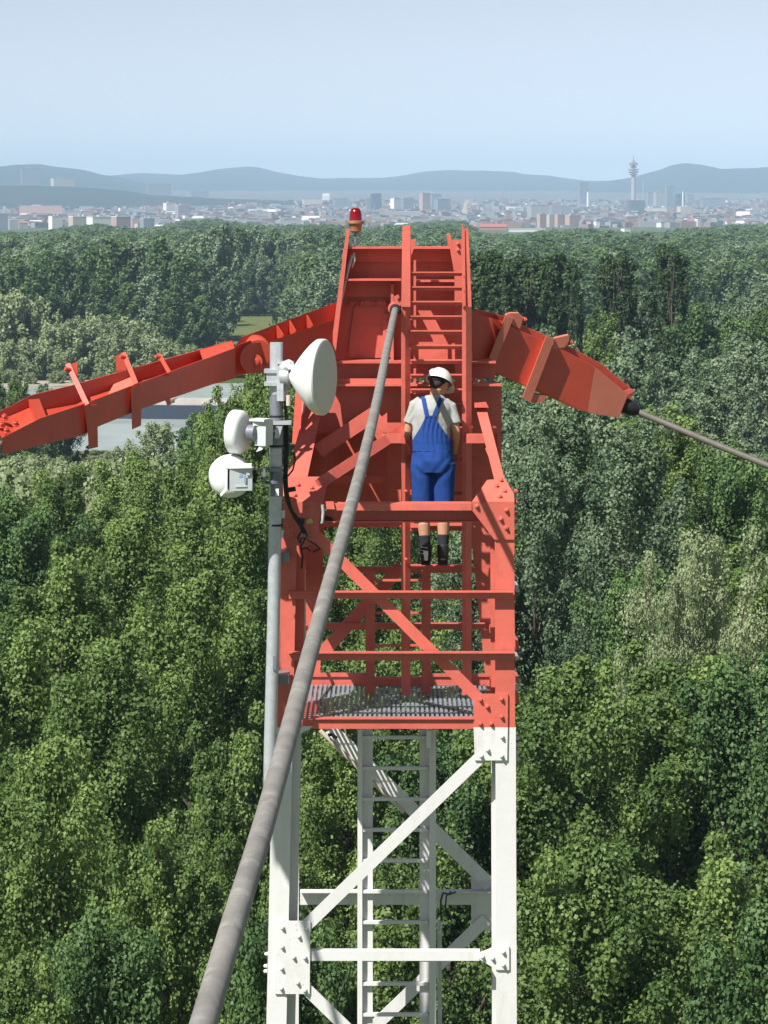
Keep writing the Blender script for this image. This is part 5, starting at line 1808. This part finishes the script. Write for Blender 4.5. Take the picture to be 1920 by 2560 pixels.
HERO = [  # key, x, ytop, Y, wx, label
    ('p1', 1790, 2150, 86, 0.80, 'sunlit poplar crown filling the lower right corner'),
    ('p2', 1480, 2130, 84, 0.80, 'leafy low crown just right of the white mast leg at the bottom'),
    ('d1', 1960, 2290, 80, 0.7, 'dark crown cut by the lower right picture corner'),
    ('p2', 1420, 1690, 103, 0.85, 'bushy green tree right of the mast paint change'),
    ('p1', 1690, 1650, 106, 0.95, 'broad bushy green tree in the right middle foreground'),
    ('d1', 1900, 1640, 104, 0.8, 'bushy tree cut by the right edge below the pale willow'),
    ('w1', 1770, 1340, 136, 0.78, 'pale silvery willow with two soft tops at right'),
    ('w1', 1700, 1430, 132, 0.55, 'lower pale willow stem left of the silvery willow top'),
    ('s1', 1400, 1000, 165, 0.95, 'large silver poplar right of the mast knee'),
    ('s1', 1560, 1060, 160, 0.95, 'large silver poplar under the right rope'),
    ('s1', 1330, 1130, 150, 0.75, 'silver poplar close to the right mast leg'),
    ('p1', 1700, 1060, 172, 0.85, 'yellowish green poplar beneath the right rope'),
    ('d1', 1840, 1130, 165, 0.9, 'dark green tree at the right edge under the rope'),
    ('d1', 1600, 1420, 140, 0.7, 'shaded tree left of the pale willow'),
    ('p2', 650, 940, 178, 0.75, 'tall green poplar crown behind the antenna pole'),
    ('p1', 590, 990, 176, 0.62, 'slim green poplar between the river view and the antenna pole'),
    ('p1', 545, 1050, 172, 0.70, 'green poplar crown left of the small drum dish'),
    ('p2', 440, 1215, 150, 0.80, 'green crown below the river view'),
    ('p1', 600, 1180, 140, 0.85, 'green crown beneath the lowest dish'),
    ('p2', 320, 1330, 132, 0.85, 'bright green poplar in the left middle'),
    ('p1', 150, 1400, 124, 0.85, 'green poplar in the left middle near the picture edge'),
    ('p2', 480, 1480, 118, 0.80, 'rounded green poplar left of the galvanised pole'),
    ('p1', 20, 1560, 112, 0.85, 'poplar cut by the left edge halfway down'),
    ('p2', 280, 1640, 104, 0.80, 'bright poplar crown in the lower left'),
    ('p1', 620, 1500, 122, 0.70, 'tall poplar hugging the pole at its lower end'),
    ('p1', 560, 1850, 98, 0.62, 'poplar crown left of the thick rope'),
    ('p2', 110, 1900, 92, 0.70, 'poplar crown near the lower left edge'),
    ('p1', 400, 2080, 88, 0.60, 'sunlit poplar top left of the thick rope'),
    ('d1', 260, 2300, 84, 0.6, 'shaded crown at the bottom left'),
    ('p2', 30, 2440, 80, 0.6, 'leafy top in the lower left corner'),
    ('p1', 860, 1760, 108, 0.75, 'tree seen through the mast left of the ladder'),
    ('p2', 1010, 1560, 128, 0.8, 'tree seen through the mast behind the platform'),
    ('d1', 1130, 1830, 105, 0.75, 'tree seen through the mast right of the ladder'),
    ('p1', 780, 1330, 150, 0.75, 'dark tree behind the left mast leg'),
    ('s1', 1180, 1330, 150, 0.75, 'tree behind the right mast leg'),
    ('p1', 980, 2160, 88, 0.7, 'leafy tree behind the white ladder at the bottom'),
    ('d1', 700, 2240, 84, 0.6, 'dark tree behind the left white leg')]
for (k_, x_, yt_, Y_, wx_, lb_) in HERO:
    top_tree(k_, x_, yt_, Y_, lb_, None, wx_)

# willows on the near river bank
for (x_, yt_, Y_, k_) in ((40, 1150, 330, 'mw'), (150, 1165, 320, 'mw'), (270, 1150, 340, 'mw'), (330, 1120, 380, 'mw'), (-30, 1230, 270, 'mw'), (90, 1260, 255, 'mw'), (200, 1275, 262, 'mw'), (380, 1190, 290, 'mw'), (395, 1060, 440, 'mw'), (20, 1128, 470, 'mw'), (90, 1132, 500, 'mw'), (160, 1130, 480, 'mw'), (220, 1140, 520, 'mw'), (60, 1140, 420, 'mw'), (-40, 1130, 450, 'mw'), (130, 1145, 400, 'mw'), (280, 1146, 480, 'mw'), (330, 1135, 530, 'mw'), (370, 1150, 420, 'mw'), (10, 1090, 535, 'mw'), (110, 1105, 540, 'mw'), (240, 1125, 545, 'mw')):
    top_tree(k_, x_, yt_, Y_, 'silvery willow on the near river bank at left', 'willows of the near bank', 0.95)
for (x_, yt_, Y_, k_, lb_) in ((-20, 930, 430, 'm1', 'green poplar at the left edge, rising above the anchor boom'), (45, 948, 440, 'm1', 'green tree second from the left edge above the anchor boom'),
                          (105, 962, 450, 'm2', 'silvery tree above the anchor boom, third from the left edge'), (160, 985, 455, 'm1', 'smaller tree above the left clamp of the anchor boom')):
    top_tree(k_, x_, yt_, Y_, lb_, None, 0.8)
# lombardy poplars right of the mast head
ORD = ['', 'first', 'second', 'third', 'fourth', 'fifth', 'sixth', 'seventh', 'eighth', 'ninth', 'tenth', 'eleventh', 'last']
n_pop = 0
for (x_, yt_, Y_, w_) in ((1195, 634, 420, 1.15), (1232, 628, 425, 1.1), (1268, 650, 415, 0.9), (1305, 640, 430, 1.0), (1345, 646, 420, 1.0), (1390, 632, 428, 1.15), (1425, 652, 436, 0.85), (1438, 712, 405, 0.6),
                          (1525, 640, 430, 1.0), (1560, 634, 440, 1.05), (1655, 612, 440, 0.95), (1690, 622, 436, 0.95)):
    n_pop = n_pop + 1
    top_tree('mc', x_, yt_, Y_, ORD[n_pop] + ' from the left of the dark slender poplars right of the mast head', 'dark slender poplar rows', w_)

ENVX = [-200, 0, 250, 350, 420, 470, 520, 600, 690, 760, 850, 1000, 1170, 1200, 1450, 1480, 1700, 1920, 2200]
ENVY = [1170, 1170, 1150, 1150, 1150, 1090, 1030, 990, 960, 900, 860, 840, 800, 800, 790, 720, 655, 640, 640]
rt_ = random.Random(77)
LAB = {'mw': ('pale olive willow of the low bank growth at left', 'low bank willows'), 'm1': ('green poplar in the wood between mast and river', 'near wood poplars'), 'm2': ('silvery leaved tree in the wood between mast and river', 'near wood silver trees'),
       'm3': ('dark leaved tree in the wood between mast and river', 'near wood dark trees'), 'p1': ('green poplar of the near wood under the mast', 'foreground poplars'),
       'p2': ('round green poplar of the near wood under the mast', 'foreground round poplars'), 'd1': ('dark ash of the near wood under the mast', 'foreground dark trees')}
n_fill = 0
for k in range(9000):
    Y = math.sqrt(rt_.uniform(80 ** 2, 530 ** 2))
    x = rt_.uniform(-160, 2080)
    X = (x - 960) / F * Y * 1.0
    if x < 480 and Y > 400:
        continue
    env = np.interp(x, ENVX, ENVY)
    H_ = rt_.uniform(21, 31.5)
    Hm = P(x, env + rt_.uniform(0, 40), Y).z
    H_ = min(H_, Hm)
    if H_ < 10:
        continue
    near_ = Y < 210
    sp = 5.8 if near_ else 7.0
    ok = True
    for (a, b, r) in placed:
        if (a - X) ** 2 + (b - Y) ** 2 < (sp + 0.25 * r) ** 2:
            ok = False
            break
    if not ok:
        continue
    if near_:
        # keep the measured foreground crowns in front: fill only lower ones close by
        H_ = min(H_, rt_.uniform(17, 25)) if Y < 130 else H_
        key = rt_.choice(['p1', 'p2', 'd1'])
    else:
        key = 'mw' if (x < 430 and rt_.random() < 0.8) else rt_.choice(['m1', 'm1', 'm2', 'm3']) if x < 1100 else rt_.choice(['m1', 'm2', 'm2', 'm3'])
    lb_, gp_ = LAB[key]
    tree(key, X, Y, H_, lb_, gp_, rt_.uniform(0.85, 1.05))
    n_fill += 1
    if n_fill > 250:
        break

# ---- far bank: individual trees
for (x_, yt_, Y_, w_) in ((20, 735, 800, 1.0), (70, 748, 806, .95), (-30, 745, 802, 1.0), (130, 815, 788, .9), (185, 800, 790, .95), (235, 790, 794, 1.0), (290, 830, 782, .95), (330, 800, 796, 1.0), (385, 845, 784, .9),
                          (440, 862, 786, .9), (480, 868, 792, .85), (525, 885, 790, .8), (570, 890, 792, .85), (620, 888, 796, .85), (665, 890, 800, .9), (60, 850, 778, .8), (10, 855, 776, .8), (25, 925, 757, .55), (75, 932, 754, .5), (140, 928, 757, .55), (195, 935, 760, .5), (250, 930, 764, .55), (310, 928, 768, .6), (-10, 920, 756, .6), (350, 925, 772, .6), (110, 870, 780, .8), (160, 880, 779, .8), (730, 760, 1010, 1.0), (760, 770, 990, 1.0), (820, 735, 960, 1.0)):
    top_tree('fw', x_, yt_, Y_, 'pale bushy willow along the far river bank', 'willows of the far bank', w_ * 1.1)
for (x_, yt_, Y_, k_) in ((150, 640, 880, 'f1'), (215, 625, 890, 'f2'), (280, 600, 900, 'f1'), (340, 605, 905, 'f3'), (400, 600, 900, 'f2'), (455, 640, 895, 'f1'), (370, 690, 860, 'f3'), (250, 700, 850, 'f1'), (100, 660, 870, 'f2'), (40, 650, 880, 'f1'),
                          (-20, 655, 885, 'f3'), (310, 715, 845, 'f2'), (430, 735, 850, 'f1'), (490, 640, 1000, 'f2'), (500, 590, 1010, 'f3'), (550, 568, 1000, 'f3'), (600, 572, 1240, 'f1'), (640, 575, 1245, 'f3'), (680, 580, 1250, 'f2'), (520, 650, 960, 'f3'),
                          (470, 760, 880, 'f1'), (500, 745, 890, 'f2'), (720, 585, 1240, 'f3'), (770, 580, 1240, 'f1'), (820, 575, 1250, 'f2'), (740, 640, 1225, 'f1'), (660, 640, 1228, 'f3'), (620, 655, 1224, 'f2'), (850, 590, 1200, 'f1'), (700, 690, 1222, 'f1'), (590, 690, 1222, 'f3')):
    top_tree(k_, x_, yt_, Y_, 'large dark tree at the front of the wood across the river', 'front trees across the river', 1.05)

# ---- far wood that reads as one mass: instances on points
def far_wood(name, key, pts, label):
    me = bpy.data.meshes.new(name)
    me.from_pydata([p[:3] for p in pts], [], [])
    a = me.attributes.new('sc', 'FLOAT_VECTOR', 'POINT')
    a.data.foreach_set('vector', np.array([[p[4], p[4], p[3]] for p in pts], dtype=np.float32).reshape(-1))
    a = me.attributes.new('rz', 'FLOAT', 'POINT')
    a.data.foreach_set('value', np.array([p[5] for p in pts], dtype=np.float32))
    o = bpy.data.objects.new(name, me)
    C.objects.link(o)
    src = bpy.data.objects.new('crown_source', PROTO[key][0])
    ng = bpy.data.node_groups.new(name, 'GeometryNodeTree')
    ng.interface.new_socket('Geometry', in_out='INPUT', socket_type='NodeSocketGeometry')
    ng.interface.new_socket('Geometry', in_out='OUTPUT', socket_type='NodeSocketGeometry')
    gi, go = ng.nodes.new('NodeGroupInput'), ng.nodes.new('NodeGroupOutput')
    inst = ng.nodes.new('GeometryNodeInstanceOnPoints')
    ob = ng.nodes.new('GeometryNodeObjectInfo')
    ob.inputs['Object'].default_value = src
    ob.inputs['As Instance'].default_value = True
    sc = ng.nodes.new('GeometryNodeInputNamedAttribute')
    sc.data_type = 'FLOAT_VECTOR'
    sc.inputs['Name'].default_value = 'sc'
    rz_ = ng.nodes.new('GeometryNodeInputNamedAttribute')
    rz_.data_type = 'FLOAT'
    rz_.inputs['Name'].default_value = 'rz'
    cx = ng.nodes.new('ShaderNodeCombineXYZ')
    ng.links.new(gi.outputs[0], inst.inputs['Points'])
    ng.links.new(ob.outputs['Geometry'], inst.inputs['Instance'])
    ng.links.new(sc.outputs['Attribute'], inst.inputs['Scale'])
    ng.links.new(rz_.outputs['Attribute'], cx.inputs['Z'])
    ng.links.new(cx.outputs['Vector'], inst.inputs['Rotation'])
    ng.links.new(inst.outputs['Instances'], go.inputs[0])
    md = o.modifiers.new('wood', 'NODES')
    md.node_group = ng
    tag(o, label, 'wood', kind='stuff')


FEX = [-300, 0, 120, 250, 330, 450, 520, 600, 700, 800, 870, 1000, 1160, 1200, 1300, 1420, 1500, 1560, 1650, 1760, 1830, 1920, 2300]
FEY = [585, 585, 580, 570, 574, 562, 558, 562, 566, 572, 574, 565, 562, 586, 588, 584, 576, 582, 590, 576, 562, 566, 566]
sets = {'f1': [], 'f2': [], 'f3': []}
rf = random.Random(31)
for k in range(16000):
    Y = math.sqrt(rf.uniform(800 ** 2, 4300 ** 2))
    x = rf.uniform(-260, 2180)
    X = (x - 960) / F * Y
    if Y < 925 and x < 560:
        continue
    if 500 < x < 760 and Y < 1260:
        continue
    if x < 500 and Y < 925:
        continue
    if x >= 760 and Y < 830:
        continue
    key = rf.choice(['f1', 'f1', 'f2', 'f3'])
    h0, r0 = PROTO[key][2], PROTO[key][3]
    H_ = rf.uniform(19, 29)
    env = np.interp(x, FEX, FEY) + rf.uniform(-3, 8) + 5 * math.sin(x / 47.0) + 4 * math.sin(x / 19.0 + Y / 240.0)
    H_ = min(H_, P(x, env, Y).z)
    if H_ < 8:
        continue
    s = H_ / h0
    g_ = rf.uniform(0.95, 1.35) * (1 + 0.12 * Y / 1000)
    sets[key].append((X, Y, 0.0, s, g_ * (0.5 + 0.5 * s), rf.uniform(0, 6.28)))
for key, nm in (('f1', 'mid green crowns'), ('f2', 'dark crowns'), ('f3', 'silvery crowns')):
    far_wood('far_wood', key, sets[key], 'far riverside wood reading as one mass, its ' + nm)
